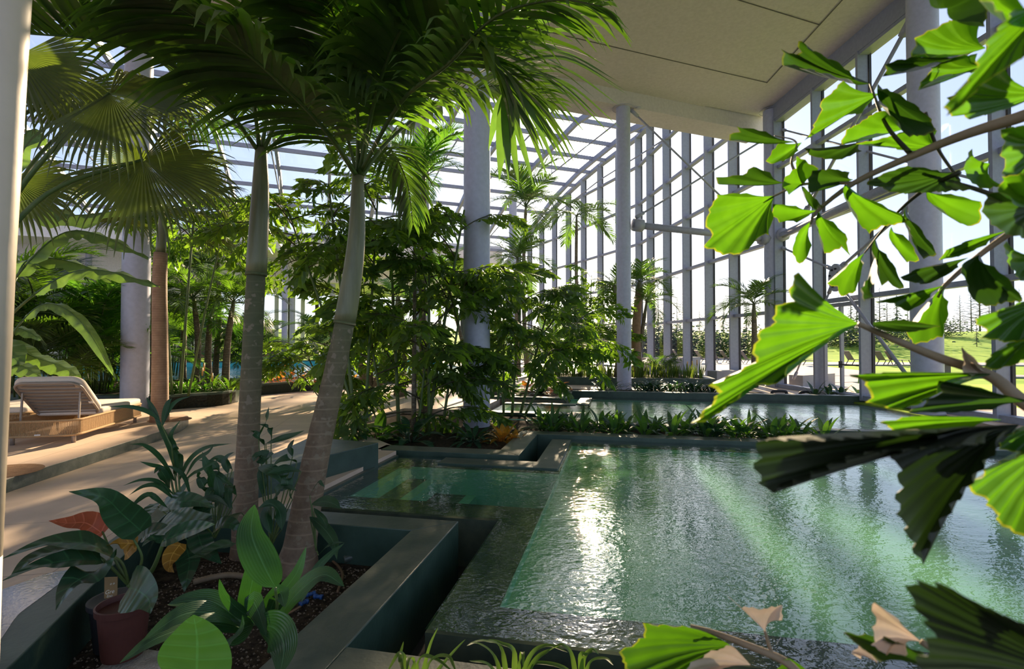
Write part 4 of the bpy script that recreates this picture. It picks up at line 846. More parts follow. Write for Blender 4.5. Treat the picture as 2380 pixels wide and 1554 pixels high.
for i, (x0, x1, y1) in enumerate([(846, 838, 800), (858, 862, 800), (868, 900, 810), (930, 925, 690)]):
    bgpalm('bottle shaped ringed trunk palm in the clump beyond the fishtail palm, %s trunk' % ['outermost', 'second', 'outward leaning', 'thickest'][i], x0, 15.8, 0, x1, y1, .15, .85, 7, shaft=.3, seed=20+i, bark='bark', kinds=FRL)
def areca(lab, px, d, z0, h, n=16, sc=1., group=None, seed=0, kinds=FR, py=800, sp=.35):
    f = fpos(px, py, d, z0); rr = random.Random(seed); root = tag(empty('areca_palm', f), lab, 'palm bush', group)
    for i in range(n):
        az = i*2.4; r_ = rr.uniform(.05, sp); b = V((math.cos(az)*r_, math.sin(az)*r_, 0)); t = b*1.6+V((0, 0, h*rr.uniform(.25, 1)))
        M = MB(); M.tube([b, t], [.022, .014], 6); c = M.build('cane', 'stem', root, smooth=True)
        for j in range(2):
            put_frond(root, kinds[(i+j) % len(kinds)], t, az+j*1.9+rr.uniform(-.5, .5), rr.uniform(.25, 1.2), sc*rr.uniform(.75, 1.1))
    return root
areca('big feathery areca bush filling the corner left of the pale blue column', 60, 12.5, .3, 2.6, 18, 1.5, seed=1)
areca('bright feathery areca bush beside the pale blue column', 215, 13.5, .3, 1.8, 18, 1.3, seed=2, kinds=FRL)
areca('feathery areca bush low behind the drooping banana leaves', 130, 11.8, .3, 1.0, 14, 1.0, seed=3)
areca('tall feathery bush behind the banana plant', 20, 16, .3, 3.4, 18, 1.7, seed=4)
areca('feathery bush behind the pale blue column at the gallery side', 250, 17, .3, 2.2, 16, 1.5, seed=5)
areca('dark feathery bush between the pale blue column and the terrace palm', 395, 21, .3, 1.8, 16, 1.4, seed=6)
areca('feathery bush behind the curved planter beside the straight palm', 585, 20, .3, 1.7, 16, 1.2, seed=7)
areca('thin leaved bush at the far edge of the turquoise pool', 560, 34, .5, 2.0, 14, 1.6, seed=8)
areca('feathery bush at the far pool edge beside the gallery columns', 740, 36, .5, 2.2, 14, 1.5, seed=9)
areca('feathery bush at the far pool edge near the beige wall', 300, 33, .5, 2.2, 14, 1.7, seed=10)
areca('small feathery bush under the slim column by the sansevierias', 1535, 21.0, .25, .5, 12, .55, seed=11)
areca('feathery bush beyond the fishtail palm, against the curved glass wall', 1290, 24, .25, 1.6, 14, 1.2, seed=12)
areca('pale feathery bush in the sun by the far turquoise pool', 1225, 36, .3, 1.4, 14, 1.4, seed=13, kinds=FRL)
areca('dark bush of arching fronds before the far gallery wall', 450, 38, .5, 2.6, 16, 2.0, seed=14)
areca('dark bush of arching fronds at the far gallery corner', 150, 36, .5, 3.0, 16, 2.0, seed=15)

# ------------------------------------------------------------ fishtail palms
FF = []
for i in range(4):
    a_, b_ = fishfrond(1.7, 30+i, 6, 5, .22); FF.append((a_.mesh('frond', 'fish'), b_.mesh('rachis', 'stemd')))
def fishclump(lab, px, d, z0, stems, seed, py=800, group=None, sc=1.):
    f = fpos(px, py, d, z0); rr = random.Random(seed); root = tag(empty('fishtail_palm', f), lab, 'palm', group)
    for (dx, dy, tx, h, r_, nf, lo) in stems:
        b = V((dx, dy, 0)); t = V((tx, dy*1.5, h)); pth = spline([b, b.lerp(t, .5)+V((0, 0, h*.03)), t], 12)
        M = MB(); M.tube(pth, [r_*(1-.5*i/12) for i in range(13)], 8); M.build('stem', 'stem' if r_ < .05 else 'bark', root, smooth=True)
        for i in range(nf):
            u = lo+(1-lo)*(i+.5)/nf; x = u*12; j = min(int(x), 11); p = pth[j].lerp(pth[j+1], x-j)
            fr = inst('frond', FF[rr.randrange(4)][0], root, p, (0, 0, 0), sc*rr.uniform(.7, 1.15))
            fr.rotation_euler = (Matrix.Rotation(i*2.2+rr.uniform(-.4, .4), 3, 'Z') @ Matrix.Rotation(-rr.uniform(.0, .95), 3, 'Y') @ Matrix.Rotation(rr.uniform(-.5, .5), 3, 'X')).to_euler()
            inst('rachis', FF[0][1], fr)
    return root
fishclump('dense fishtail palm clump wrapping the broad pale column beside the pool', 960, 9.6, -.12, [(-.5, 0, -.9, 2.4, .03, 9, .1), (-.3, .2, -.5, 3.6, .04, 10, .2), (0, .1, 0, 4.3, .05, 11, .25), (.3, 0, .3, 3.8, .035, 9, .15), (.5, .3, .95, 3.0, .03, 9, .15),
    (.1, -.1, .3, 1.7, .03, 8, .1), (.2, .4, .9, 4.4, .04, 8, .45)], 1)
fishclump('fishtail palm with sunlit pale green leaves between the column and the slim column', 1190, 12.2, -.1, [(0, 0, .2, 2.7, .035, 9, .25), (.2, .2, 1.0, 2.9, .035, 9, .35), (-.2, 0, -.2, 3.2, .03, 8, .3), (.3, 0, 1.6, 2.3, .03, 7, .45)], 2)
fishclump('bushy fishtail palm in the far planter before the curved glass wall', 1368, 20.8, .25, [(0, 0, .1, 3.2, .04, 12, .1), (.3, 0, .5, 2.6, .03, 9, .1), (-.3, 0, -.5, 3.6, .03, 9, .15), (0, .3, .2, 4.2, .03, 8, .4)], 3, sc=.9)
fishclump('fishtail palm whose dark foliage hangs high between the two tall palms', 830, 8.6, 0, [(0, 0, -.5, 4.3, .035, 10, .6), (.1, 0, -1.2, 3.9, .03, 8, .7), (.1, .1, .3, 4.2, .03, 7, .6)], 5, sc=.85)
fishclump('fishtail palm with glowing leaves behind the fan leaves on the terrace', 420, 12.8, .3, [(0, 0, .3, 4.6, .04, 8, .78), (.2, 0, 1.2, 4.9, .03, 8, .78), (-.2, 0, -.6, 5.0, .03, 7, .78)], 6, sc=1.0)
fishclump('leafy fishtail branch plant in front of the gallery columns', 760, 13.0, .0, [(.1, 0, -.6, 1.5, .03, 9, .4), (.2, 0, .3, 1.9, .03, 8, .3), (0, 0, -.9, 1.1, .02, 6, .4)], 7, sc=.85)

# ------------------------------------------------------------ low plants
def rosette(name, lab, cat, p, n, L_, w, mt_, prof=lance, el=(1.35, .3), bend=1.3, fold=.25, seed=0, group=None, stem=0, nx=1, spread=.05, wave=0., twoparts=True):
    rr = random.Random(seed); root = tag(empty(name, p, rr.uniform(0, 6)), lab, cat, group)
    for i in range(n):
        az = i*2.4+rr.uniform(-.3, .3); e = el[0]+(el[1]-el[0])*(i+.5)/n+rr.uniform(-.1, .1); l_ = L_*rr.uniform(.75, 1.12); b0 = V((math.cos(az)*spread, math.sin(az)*spread, 0))
        pth = arc(l_+stem, e, bend*rr.uniform(.7, 1.2), 12, az, b0); k = int(12*stem/(l_+stem)) if stem else 0; M = MB()
        if k: M.tube(pth[:k+1], [.008]*(k+1), 5)
        nn = V((-math.cos(az)*.6, -math.sin(az)*.6, 1)) if e < 1.1 else V((-math.cos(az), -math.sin(az), .4))
        M.blade(pth[k:], nn, prof(w*rr.uniform(.8, 1.15)), fold, wave, nx, 0, i); M.build('leaf', mt_, root, smooth=True)
    return root
def dup(r, p, rz, sc, lab=None):
    c = copy_tree(r); c.location = p; c.rotation_euler.z = rz; c.scale = (sc, sc, sc)
    if lab: c['label'] = lab
    return c
# aspidistra row between the pools
G1 = 'aspidistras in the bed between the pools'
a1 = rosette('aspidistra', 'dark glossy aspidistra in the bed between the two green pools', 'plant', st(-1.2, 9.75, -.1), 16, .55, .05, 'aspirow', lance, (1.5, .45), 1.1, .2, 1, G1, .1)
k = 0
for s_ in np.arange(-1.45, 2.9, .27):
    k += 1; dup(a1, st(s_+rnd.uniform(-.06, .06), 9.7+.35*(k % 2), -.1), k*1.7, rnd.uniform(.8, 1.1))
for s_ in (3.1, 3.5): dup(a1, st(s_, 9.8, -.1), s_*3, .9)
# bromeliads / dracaenas in front of the slim column
G2 = 'strappy plants behind the second pool'
a2 = rosette('dracaena', 'dark strappy plant in the bed behind the second pool', 'plant', st(-.45, 17.1, .05), 34, .62, .03, 'philo', lance, (1.35, .0), 1.5, .3, 2, G2)
for s_ in (-.15, .65, .9, 1.15, 1.4, 1.65, 1.9, 2.15, 2.4, 2.65, 2.9): dup(a2, st(s_, 17.2+rnd.uniform(-.2, .3), .05), s_*5, rnd.uniform(.8, 1.2))
# sansevierias
G3 = 'sansevierias in the long planter'
a3 = rosette('sansevieria', 'upright sword leaved sansevieria in the long planter', 'plant', st(-2.9, 20.8, .24), 11, .62, .028, 'sans', lance, (1.53, 1.2), .12, .3, 3, G3, 0, 1, .09)
k = 0
for s_ in np.arange(-2.7, 3.3, .2):
    k += 1; dup(a3, st(s_, 20.75+.3*(k % 3), .24), k*2.1, rnd.uniform(.8, 1.2))
# colourful leaves before the second pool's far ledge
r = rosette('philodendron', 'orange red leaved philodendron behind the second pool ledge', 'plant', fpos(1285, 905, 16.8, .05), 11, .38, .12, 'orange', heart, (1.2, .2), 1.0, .25, 4, None, .3)
dup(r, fpos(1220, 905, 17.2, .05), 2, .7, 'small orange leaved philodendron behind the green round leaved plant')
r = rosette('broadleaf_plant', 'round green leaved plant at the corner of the second pool bed', 'plant', fpos(1190, 905, 16.2, .05), 12, .35, .13, 'frondl', heart, (1.2, .1), 1.0, .2, 5, None, .25)
rosette('broadleaf_plant', 'dark low broad leaved plant under the orange philodendron', 'plant', fpos(1255, 905, 16.0, .05), 16, .45, .09, 'philo', lance, (.9, .0), 1.0, .2, 6)
rosette('croton', 'croton with yellow and orange leaves below the broad column', 'plant', fpos(1170, 970, 9.0, -.1), 20, .33, .06, 'croton', lance, (1.45, .1), .9, .2, 7, None, .08)
rosette('croton', 'small croton with rusty leaves in a pot beside the pool corner', 'plant', fpos(1200, 990, 8.9, -.1), 14, .26, .05, 'croton', lance, (1.4, .1), .9, .2, 8)
# sunny plants at far right of the row
rosette('shell_ginger', 'leafy bright green ginger plant at the end of the aspidistra row', 'plant', fpos(1830, 1000, 9.0, -.1), 26, .55, .04, 'frondl', lance, (1.4, .0), 1.2, .2, 9, None, .12)
rosette('broadleaf_plant', 'plant with three broad light leaves in the bed between the pools', 'plant', fpos(1730, 1000, 9.1, -.1), 7, .3, .10, 'aspi', heart, (1.4, .6), .8, .2, 10, None, .25)
rosette('aspidistra', 'dark aspidistra tuft under the yellow green leaf tip by the pool', 'plant', fpos(1660, 1000, 9.2, -.1), 9, .45, .10, 'philo', lance, (1.4, .5), .9, .2, 11, None, .1)
rosette('spider_plant', 'small dark strappy plant at the far right of the aspidistra bed', 'plant', fpos(2010, 1000, 9.2, -.1), 16, .32, .02, 'grassy', lance, (1.2, .1), 1.4, .2, 12)
for i, (px, h) in enumerate([(1895, .5), (1930, .4), (1955, .4), (1998, .45)]):
    rosette('broadleaf_plant', 'dark broad leaved plant at the second pool edge before the door, %s from the handrails' % ['first', 'second', 'third', 'fourth'][i], 'plant', fpos(px, 925, 15.6, .0), 9, h, .06, 'philo', lance, (1.4, .4), .9, .2, 20+i, None, .08)
# plants at the foot of the fishtail clump
rosette('philodendron', 'sunlit broad leaved philodendron at the foot of the fishtail palm clump', 'plant', fpos(880, 990, 9.0, -.1), 22, .42, .12, 'frondl', heart, (1.2, .0), 1.1, .2, 13, None, .25, 2)
rosette('philodendron', 'lower broad leaved philodendron beside the stone block', 'plant', fpos(815, 980, 8.8, .0), 18, .4, .09, 'aspi', lance, (1.1, .0), 1.1, .2, 14, None, .2, 2)
rosette('philodendron', 'dark broad leaved plant among the fishtail stems', 'plant', fpos(955, 990, 8.9, -.1), 18, .45, .08, 'philo', lance, (1.3, .1), 1.1, .2, 15, None, .2, 2)
rosette('fern', 'dark leafy plant drooping at the foot of the broad column', 'plant', fpos(1100, 990, 8.9, -.1), 26, .42, .05, 'philo', lance, (1.2, -.1), 1.2, .2, 16, None, .1)
# groundcover in the curved planter
G4 = 'leafy groundcover plants in the curved planter'
g = rosette('groundcover_plant', 'leafy green plant in the curved planter', 'plant', fpos(420, 900, 13.6, .3), 26, .5, .035, 'frondl', lance, (1.4, .0), 1.3, .2, 17, G4, .1)
g2 = rosette('groundcover_plant', 'leafy green plant in the curved planter', 'plant', fpos(300, 900, 13.3, .3), 26, .5, .03, 'frond', lance, (1.4, .0), 1.3, .2, 18, G4, .1)
for i, (px, d) in enumerate([(225, 13.8), (260, 14), (340, 13.6), (380, 14.3), (395, 13.5), (440, 13.7), (455, 14.4), (475, 13.9), (500, 14.2), (520, 14.6), (535, 14.1), (548, 14.8), (180, 14.2), (130, 14), (80, 14), (575, 15.8), (490, 15)]):
    dup(g if i % 2 else g2, fpos(px, 900, d, .3), i*1.9, rnd.uniform(.8, 1.2))
# orange philodendrons beyond
for i, (px, s_) in enumerate([(627, .8), (664, 1), (692, 1.15), (724, 1.05), (813, .8), (642, .7)]):
    d = 16.9+.2*(i % 2)
    rosette('philodendron', 'orange and green leaved philodendron on red stalks before the turquoise pool, %s one' % ['first', 'third', 'fourth', 'fifth', 'sixth', 'second'][i], 'plant', fpos(px, 900, d, .3), 5, .25*s_, .09, 'orange' if i % 2 else 'croton', heart, (1.3, .5), .6, .2, 30+i, None, .32*s_)
# palms' bed undergrowth behind the curved planter (far edge of the turquoise pool)
G5 = 'low shrubs along the far pool edge'
rr = random.Random(9)
for i in range(22):
    u = -19+i*1.25; dup(g if i % 2 else g2, uv_(u, 36.6+rr.uniform(-.3, .8), .5), i, rr.uniform(1.1, 1.9), 'low green shrub along the far edge of the turquoise pool')['group'] = G5
# --- small bamboo lamps
def lamp(px, py, d, zb, lab, group):
    t = at(px, py, y=d); root = tag(empty('path_light', (t.x, t.y, zb)), lab, 'lamp', group); M = MB(); M.tube([(0, 0, 0), (0, 0, t.z-zb)], .007, 6); M.build('pole', 'dark', root)
    M = MB(); M.tube([(0, 0, t.z-zb), (0, 0, t.z-zb+.22)], .022, 10); M.build('lamp_shade', 'lamp', root, smooth=True)
for i, (px, py, d) in enumerate([(474, 862, 13.9), (470, 873, 13.8), (493, 886, 13.7)]): lamp(px, py, d, .3, 'slim bamboo capped light among the groundcover of the curved planter, %s' % ['tallest of the three', 'middle of the three', 'lowest of the three'][i], 'lights in the curved planter')
for i, (px, py, d) in enumerate([(663, 855, 17), (674, 845, 17.5), (652, 868, 16.9), (756, 853, 17), (766, 843, 17.6)]): lamp(px, py, d, .3, 'slim bamboo capped light among the orange leaved plants, %s from the straight palm' % ['second', 'third', 'first', 'fourth', 'fifth'][i], 'lights before the turquoise pool')
for i, (px, py, d) in enumerate([(1598, 852, 21.5), (1609, 850, 21.7), (1620, 848, 21.6)]): lamp(px, py, d, .25, 'slim bamboo capped light behind the sansevierias, %s' % ['first', 'second', 'third'][i], 'lights behind the sansevierias')
for i, (px, py, d) in enumerate([(230, 862, 13.4), (221, 868, 13.5)]): lamp(px, py, d, .3, 'slim glowing bamboo capped light behind the reclined lounger, %s' % ['taller', 'shorter'][i], 'lights behind the lounger')

# --- handrails
for i, (x0, x1, y0, y1) in enumerate([(1793, 1828, 925, 909), (1858, 1892, 925, 911)]):
    M = MB(); d = 15.9; M.tube(spline([at(x0, y0+6, y=d), at(x0+1, y1+4, y=d), at(x0+8, y1, y=d), at(x1-6, y1, y=d), at(x1, y1+4, y=d), at(x1, y0+6, y=d)], 24), .045, 10)
    tag(M.build('pool_handrail', 'dark', smooth=True), 'black tube handrail loop at the second pool edge, %s' % ['under the drooping palm', 'beside the dark broad leaved plants'][i], 'handrail')
# --- bin beside the column
M = MB(); c = at(1146, 905, z=0); M.lathe([(0, 0), (.22, 0), (.22, .6), (.2, .63), (0, .63)], V((c.x, c.y, 0)), 24); tag(M.build('waste_bin', 'kerb', smooth=True), 'small round grey bin just beyond the broad pale column', 'bin')

# ------------------------------------------------------------ sun loungers
def lounger(lab, loc, rz, group, towel=True, flatb=False):
    root = tag(empty('sun_lounger', loc, rz), lab, 'sun lounger', group); Ln, Wd = 2.25, .92; h0, h1 = .13, .34
    def ring(x0, x1, y, r_, z, n=7):
        pts = []
        for cx, cy, a0 in ((x1-r_, y-r_, 0), (x0+r_, y-r_, 90), (x0+r_, -y+r_, 180), (x1-r_, -y+r_, 270)):
            for k in range(n+1): a = R(a0+90*k/n); pts.append(V((cx+r_*math.cos(a), cy+r_*math.sin(a), z)))
        return pts
    M = MB(); out = ring(0, Ln, Wd/2, .16, 0)
    per = []; tot = 0; cl = out+[out[0]]
    for a, b in zip(cl, cl[1:]):
        L_ = (b-a).length; k = max(1, int(L_/.0165))
        for j in range(k): per.append(a.lerp(b, j/k))
    for p in per: M.tube([p+V((0, 0, h0)), p*1.0+V((0, 0, (h0+h1)/2)), p+V((0, 0, h1))], .0062, 5, cap=False)
    M.build('rope_weave', 'rope', root, smooth=True)
    M = MB()
    for z in (h0, h1): M.tube([p+V((0, 0, z)) for p in cl]+[cl[1]+V((0, 0, z))], .017, 8)
    M.build('frame', 'rope', root, smooth=True)
    for x in (.13, Ln-.13):
        for y in (-Wd/2+.09, Wd/2-.09): M = MB(); M.tube([(x, y, 0), (x, y, h0+.03)], .027, 12); M.build('leg', 'frame', root, smooth=True)
    def pad(M, x0, x1, w, z, th, r_=.09, T=None, mi=0):
        prof = [(0, 0), (.02, -.02), (th-.025, -.02), (th-.005, -.006), (th, .02)]; rg = []
        for dz, off in [(0, .02), (.02, 0), (th-.03, 0), (th-.008, .012), (th, .04)]: rg.append([p+V((0, 0, dz)) for p in ring(x0+off, x1-off, w-off, r_, z, 5)])
        n = len(rg[0]); vs = [p for r in rg for p in r]
        if T: vs = [T @ p for p in vs]
        M.add(vs, [tuple(range(n-1, -1, -1)), tuple(range(4*n, 5*n))]+[(i*n+j, i*n+(j+1) % n, (i+1)*n+(j+1) % n, (i+1)*n+j) for i in range(4) for j in range(n)], mi)
    M = MB(); pad(M, 0.02 if flatb else .74, Ln-.02, Wd/2-.02, h1-.01, .11); M.build('seat_cushion', 'cushion', root, smooth=True)
    if not flatb:
        T = Matrix.Translation((.80, 0, h1)) @ Matrix.Rotation(R(180), 4, 'Z') @ Matrix.Rotation(R(-40), 4, 'Y')
        M = MB(); pad(M, 0, .86, Wd/2-.03, .02, .1, .14, T); c = M.build('back_cushion', 'cushion', root, smooth=True)
        M = MB(); q = [T @ p for p in ring(.0, .84, Wd/2-.05, .14, -.005)]; M.tube(q+[q[0], q[1]], .02, 8); bf = M.build('back_frame', 'frame', root, smooth=True)
        M = MB()
        for k in range(9): x = .07+k*.085; M.box(None, (.034, Wd-.14-(.12 if k > 7 else 0), .012), M=T @ Matrix.Translation((x, 0, -.004)))
        M.build('slat', 'frame', root)
        for sg in (-1, 1): M = MB(); M.beam(T @ V((.62, sg*(Wd/2-.1), -.02)), V((.28, -sg*(Wd/2-.1), h1-.02)), .022, .022); M.build('strut', 'frame', root)
        M = MB(); M.box(None, (.05, .06, .004), M=T @ Matrix.Translation((.36, Wd/2-.05, -.03))); M.build('care_tag', 'white', root)
        M = MB(); pad(M, .95, 1.25, .2, h1+.1, .06, .06); M.build('pillow', 'cushion', root, smooth=True)
    M = MB(); M.box((-.012, 0, h0+.02), (.01, .07, .018)); M.build('maker_plate', 'white', root)
    return root
la = at(22, 1033, z=.15); lb = at(171, 1028, z=.15)
dv = V((.62, .78, 0)); ang = math.atan2(.60, .80)
fl = at(318, 980, z=.15)
ax = (fl-lb); ang = math.atan2(ax.y, ax.x)
LG = None
o = lounger('cream sun lounger with its backrest raised, tan rope frame, beside the brown trunked palm', lb+V((-.13*math.cos(ang)-.37*math.sin(ang), -.13*math.sin(ang)+.37*math.cos(ang), 0)), ang, LG)
M = MB(); M.box((1.32, -.05, .465), (.17, .09, .02), .5); M.box((1.27, .02, .47), (.06, .05, .03), .2, 1)
bx = M.build('snack_bag', ['blue', 'red'] if 'red' in MT else 'blue'); bx.location = o.location; bx.rotation_euler = o.rotation_euler; tag(bx, 'small blue and red packet lying on the cream lounger cushion', 'packet')
lounger('flat cream sun lounger half cut by the picture edge behind the raised one', o.location+V((-1.45, .75, 0)), ang, LG, flatb=True)
for i, (px, d) in enumerate([(622, 37), (545, 38), (470, 37.5), (420, 38.5)]):
    p = at(px, 830, y=d); c = copy_tree(o); c.location = (p.x, p.y, .5); c.rotation_euler.z = 1.7; c['label'] = 'distant cream sun lounger across the turquoise pool, %s from the straight palm' % ['first', 'second', 'third', 'fourth'][i]; c['group'] = 'loungers across the far pool'
# round drain hole in the terrace and hole around the palm
for (px, py, r_, lab) in ((-12, 1098, .42, 'round planting hole in the raised terrace at the picture edge'), (395, 975, .36, 'round planting hole around the brown palm trunk')):
    p = at(px, py, z=.15); M = MB(); M.lathe([(0, .006), (r_-.03, .006), (r_, .004), (r_, 0)], V((p.x, p.y, .15)), 40); tag(M.build('planting_hole', 'holewood', smooth=False), lab, 'planting hole')
# ------------------------------------------------------------ plants laid out in the near planter
def pl_root(name, lab, foot, cat='plant'):
    return tag(empty(name, P(foot)), lab, cat)
def hleaf(root, ctrl, w, mt_='philo', prof=heart, nn=(0, -.35, 1), fold=.18, wave=.0, stem=None, lab=None, nx=3, smat='stem', nm='leaf', sr=.009):
    off = root.location; M = MB(); pth = [q-off for q in spline([P(c) for c in ctrl], 18)]
    M.blade(pth, nn, prof(w), fold, wave, nx, 0, rnd.uniform(0, 6), 22.); pass
    o = M.build(nm, mt_, root, smooth=True)
    if stem:
        M = MB(); sp = [q-off for q in spline([P(c) for c in stem], 12)]; M.tube(sp, [sr*(1-.4*i/12) for i in range(13)], 7); M.build('stalk', smat, root, smooth=True)
    if lab: o['label'] = lab
    return o
# potted philodendron
pc = P((290, 1330, 3.0)); pc = V((at(288, 1415, y=3.05).x, 3.05, 0))
ztop = at(288, 1400, y=3.05).z; zbot = ztop-.30
root = tag(empty('potted_philodendron', (pc.x, pc.y, zbot)), 'brown plastic pot with a big leaved philodendron standing in the near planter', 'potted plant')
M = MB(); M.lathe([(0, 0), (.105, 0), (.108, .015), (.128, .262), (.140, .264), (.142, .300), (.132, .302), (.126, .27), (0, .26)], (0, 0, 0), 40); M.build('pot', 'pot', root, smooth=False)
M = MB(); M.lathe([(0, .262), (.126, .262)], (0, 0, 0), 24); M.build('soil', 'soil', root)
base = (300, 1360, 3.05)
S1 = lambda *c: [base]+list(c)
hleaf(root, [(330, 1235, 3.0), (285, 1195, 2.9), (240, 1155, 2.8), (160, 1142, 2.65)], .085, nn=(.25, -.8, .5), fold=.25, stem=S1((330, 1300, 3.0), (307, 1245, 2.98)))
hleaf(root, [(240, 1240, 3.1), (200, 1215, 3.05), (160, 1215, 3.0), (113, 1210, 2.95)], .08, 'philor', nn=(0, -.5, .8), stem=S1((262, 1290, 3.05), (238, 1235, 3.1)), lab='red young leaf')
hleaf(root, [(262, 1290, 3.0), (200, 1262, 2.9), (110, 1262, 2.8), (0, 1300, 2.6)], .10, nn=(0, -.3, 1), stem=S1((285, 1310, 3.0), (262, 1290, 3.0)))
hleaf(root, [(235, 1300, 2.9), (170, 1300, 2.8), (90, 1315, 2.7), (0, 1352, 2.5)], .085, nn=(0, -.4, 1), stem=S1((270, 1330, 2.98), (235, 1300, 2.9)))
hleaf(root, [(248, 1315, 2.95), (215, 1330, 2.85), (165, 1360, 2.75), (130, 1418, 2.65)], .125, nn=(-.2, -.9, .35), stem=S1((262, 1322, 2.98), (248, 1312, 2.95)))
hleaf(root, [(300, 1365, 2.85), (320, 1372, 2.75), (345, 1392, 2.68), (350, 1425, 2.62)], .115, nn=(.1, -1, .5), stem=S1((310, 1345, 2.95), (300, 1362, 2.85)))
hleaf(root, [(185, 1268, 2.95), (130, 1280, 2.9), (70, 1300, 2.8), (20, 1345, 2.7)], .075, nn=(0, -.2, 1), stem=S1((240, 1300, 3.0), (185, 1268, 2.95)))
hleaf(root, [(380, 1255, 2.95), (430, 1235, 2.9), (470, 1225, 2.85), (500, 1218, 2.8)], .06, nn=(0, -.7, .7), stem=[base, (350, 1330, 3.0), (382, 1255, 2.95)], sr=.016)
# second pot with tag behind
p = at(270, 1360, y=3.28); z_ = at(270, 1395, y=3.28).z-.28
root = tag(empty('potted_plant', (p.x, p.y, z_)), 'darker pot behind the philodendron pot holding a brown card tag', 'potted plant')
M = MB(); M.lathe([(0, 0), (.11, 0), (.135, .27), (.15, .27), (.15, .30), (.135, .30), (0, .27)], (0, 0, 0), 36); M.build('pot', 'dark', root)
tg = at(258, 1365, y=3.16); M = MB(); M.box(tg-root.location, (.075, .004, .13), .1); t_ = M.build('plant_tag', 'tag', root, bevel=.0015)
def text(s, c, size, parent, mt_, rz=0, name='lettering'):
    cu = bpy.data.curves.new(name, 'FONT'); cu.body = s; cu.size = size; cu.extrude = .0004; cu.align_x = 'CENTER'; ob = bpy.data.objects.new(name, cu); COL.objects.link(ob); ob.parent = parent
    cu.shear = .35; cu.materials.append(MT[mt_]); bpy.context.view_layer.update()
    me = bpy.data.meshes.new_from_object(ob.evaluated_get(bpy.context.evaluated_depsgraph_get())); o2 = bpy.data.objects.new(name, me); COL.objects.link(o2); o2.parent = parent; o2.location = c; o2.rotation_euler = (R(90), R(-8), rz)
    bpy.data.objects.remove(ob); return o2
text('Gre', tg-root.location+V((-.006, -.0035, -.035)), .034, t_, 'ink', .1); text('Eno', tg-root.location+V((-.006, -.0035, -.056)), .022, t_, 'ink', .1); text('o o', tg-root.location+V((.01, -.0035, .02)), .02, t_, 'ink', .1)
hleaf(root, [(290, 1290, 3.2), (310, 1265, 3.15), (275, 1262, 3.1), (245, 1268, 3.0)], .05, 'yellowleaf', nn=(0, -.8, .5), lab='yellowing leaf'); hleaf(root, [(420, 1262, 3.2), (400, 1290, 3.1), (395, 1315, 3.05), (405, 1330, 3.0)], .05, 'yellowleaf', nn=(.3, -.9, .1), lab='yellow leaf')
# aspidistra with the big ribbed leaf
root = pl_root('aspidistra', 'broad ribbed aspidistra at the foot of the two palms, one tall leaf lit from behind', (580, 1480, 2.35))
b = (590, 1450, 2.4)
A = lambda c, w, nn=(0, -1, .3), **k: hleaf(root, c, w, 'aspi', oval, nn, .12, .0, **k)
A([(640, 1365, 2.15), (612, 1310, 2.12), (585, 1240, 2.1), (592, 1172, 2.08)], .075, (0, -1, .1), stem=[b, (640, 1420, 2.2), (640, 1365, 2.15)])
A([(560, 1440, 2.35), (580, 1380, 2.3), (590, 1320, 2.28), (582, 1300, 2.25)], .045, (.5, -1, .1))
A([(605, 1445, 2.3), (560, 1420, 2.25), (525, 1385, 2.2), (510, 1345, 2.15)], .035, (-.2, -1, .2))
A([(630, 1440, 2.35), (655, 1380, 2.4), (690, 1330, 2.45), (712, 1270, 2.5)], .03, (.3, -1, .2))
A([(640, 1445, 2.3), (690, 1380, 2.3), (750, 1335, 2.3), (800, 1362, 2.25)], .055, (0, -.5, 1))
A([(575, 1455, 2.3), (500, 1400, 2.25), (440, 1395, 2.2), (390, 1405, 2.15)], .05, (0, -.6, .9)); A([(570, 1460, 2.25), (500, 1425, 2.1), (420, 1430, 2.0), (330, 1490, 1.9)], .055, (0, -.6, .9))
A([(575, 1462, 2.2), (480, 1450, 2.1), (370, 1480, 1.95), (278, 1540, 1.85)], .045, (0, -.5, .9)); A([(600, 1450, 2.2), (640, 1460, 2.0), (660, 1500, 1.85), (650, 1570, 1.75)], .065, (.3, -1, .4))
A([(590, 1450, 2.2), (550, 1470, 2.05), (520, 1510, 1.95), (510, 1570, 1.85)], .06, (-.2, -1, .3)); A([(640, 1440, 2.3), (655, 1470, 2.2), (670, 1500, 2.1), (665, 1535, 2.0)], .03, (.5, -1, .1))
A([(620, 1440, 2.3), (635, 1400, 2.25), (650, 1375, 2.2), (662, 1410, 2.15)], .05, (.6, -.8, .2)); A([(610, 1440, 2.25), (590, 1400, 2.2), (600, 1420, 2.15), (620, 1480, 2.05)], .045, (0, -1, .4))
A([(700, 1400, 2.6), (730, 1330, 2.7), (765, 1290, 2.8), (800, 1262, 2.85)], .02, (.3, -1, .2))
# near single leaf at the bottom edge
root = pl_root('rubber_plant', 'single large oval leaf rising from the bottom edge, two tone from leaf shadow', (450, 1720, 1.3))
hleaf(root, [(455, 1600, 1.3), (458, 1540, 1.28), (458, 1480, 1.27), (450, 1428, 1.26)], .088, 'philo', oval, (.1, -1, .25), .12, stem=[(450, 1720, 1.3), (455, 1600, 1.3)])
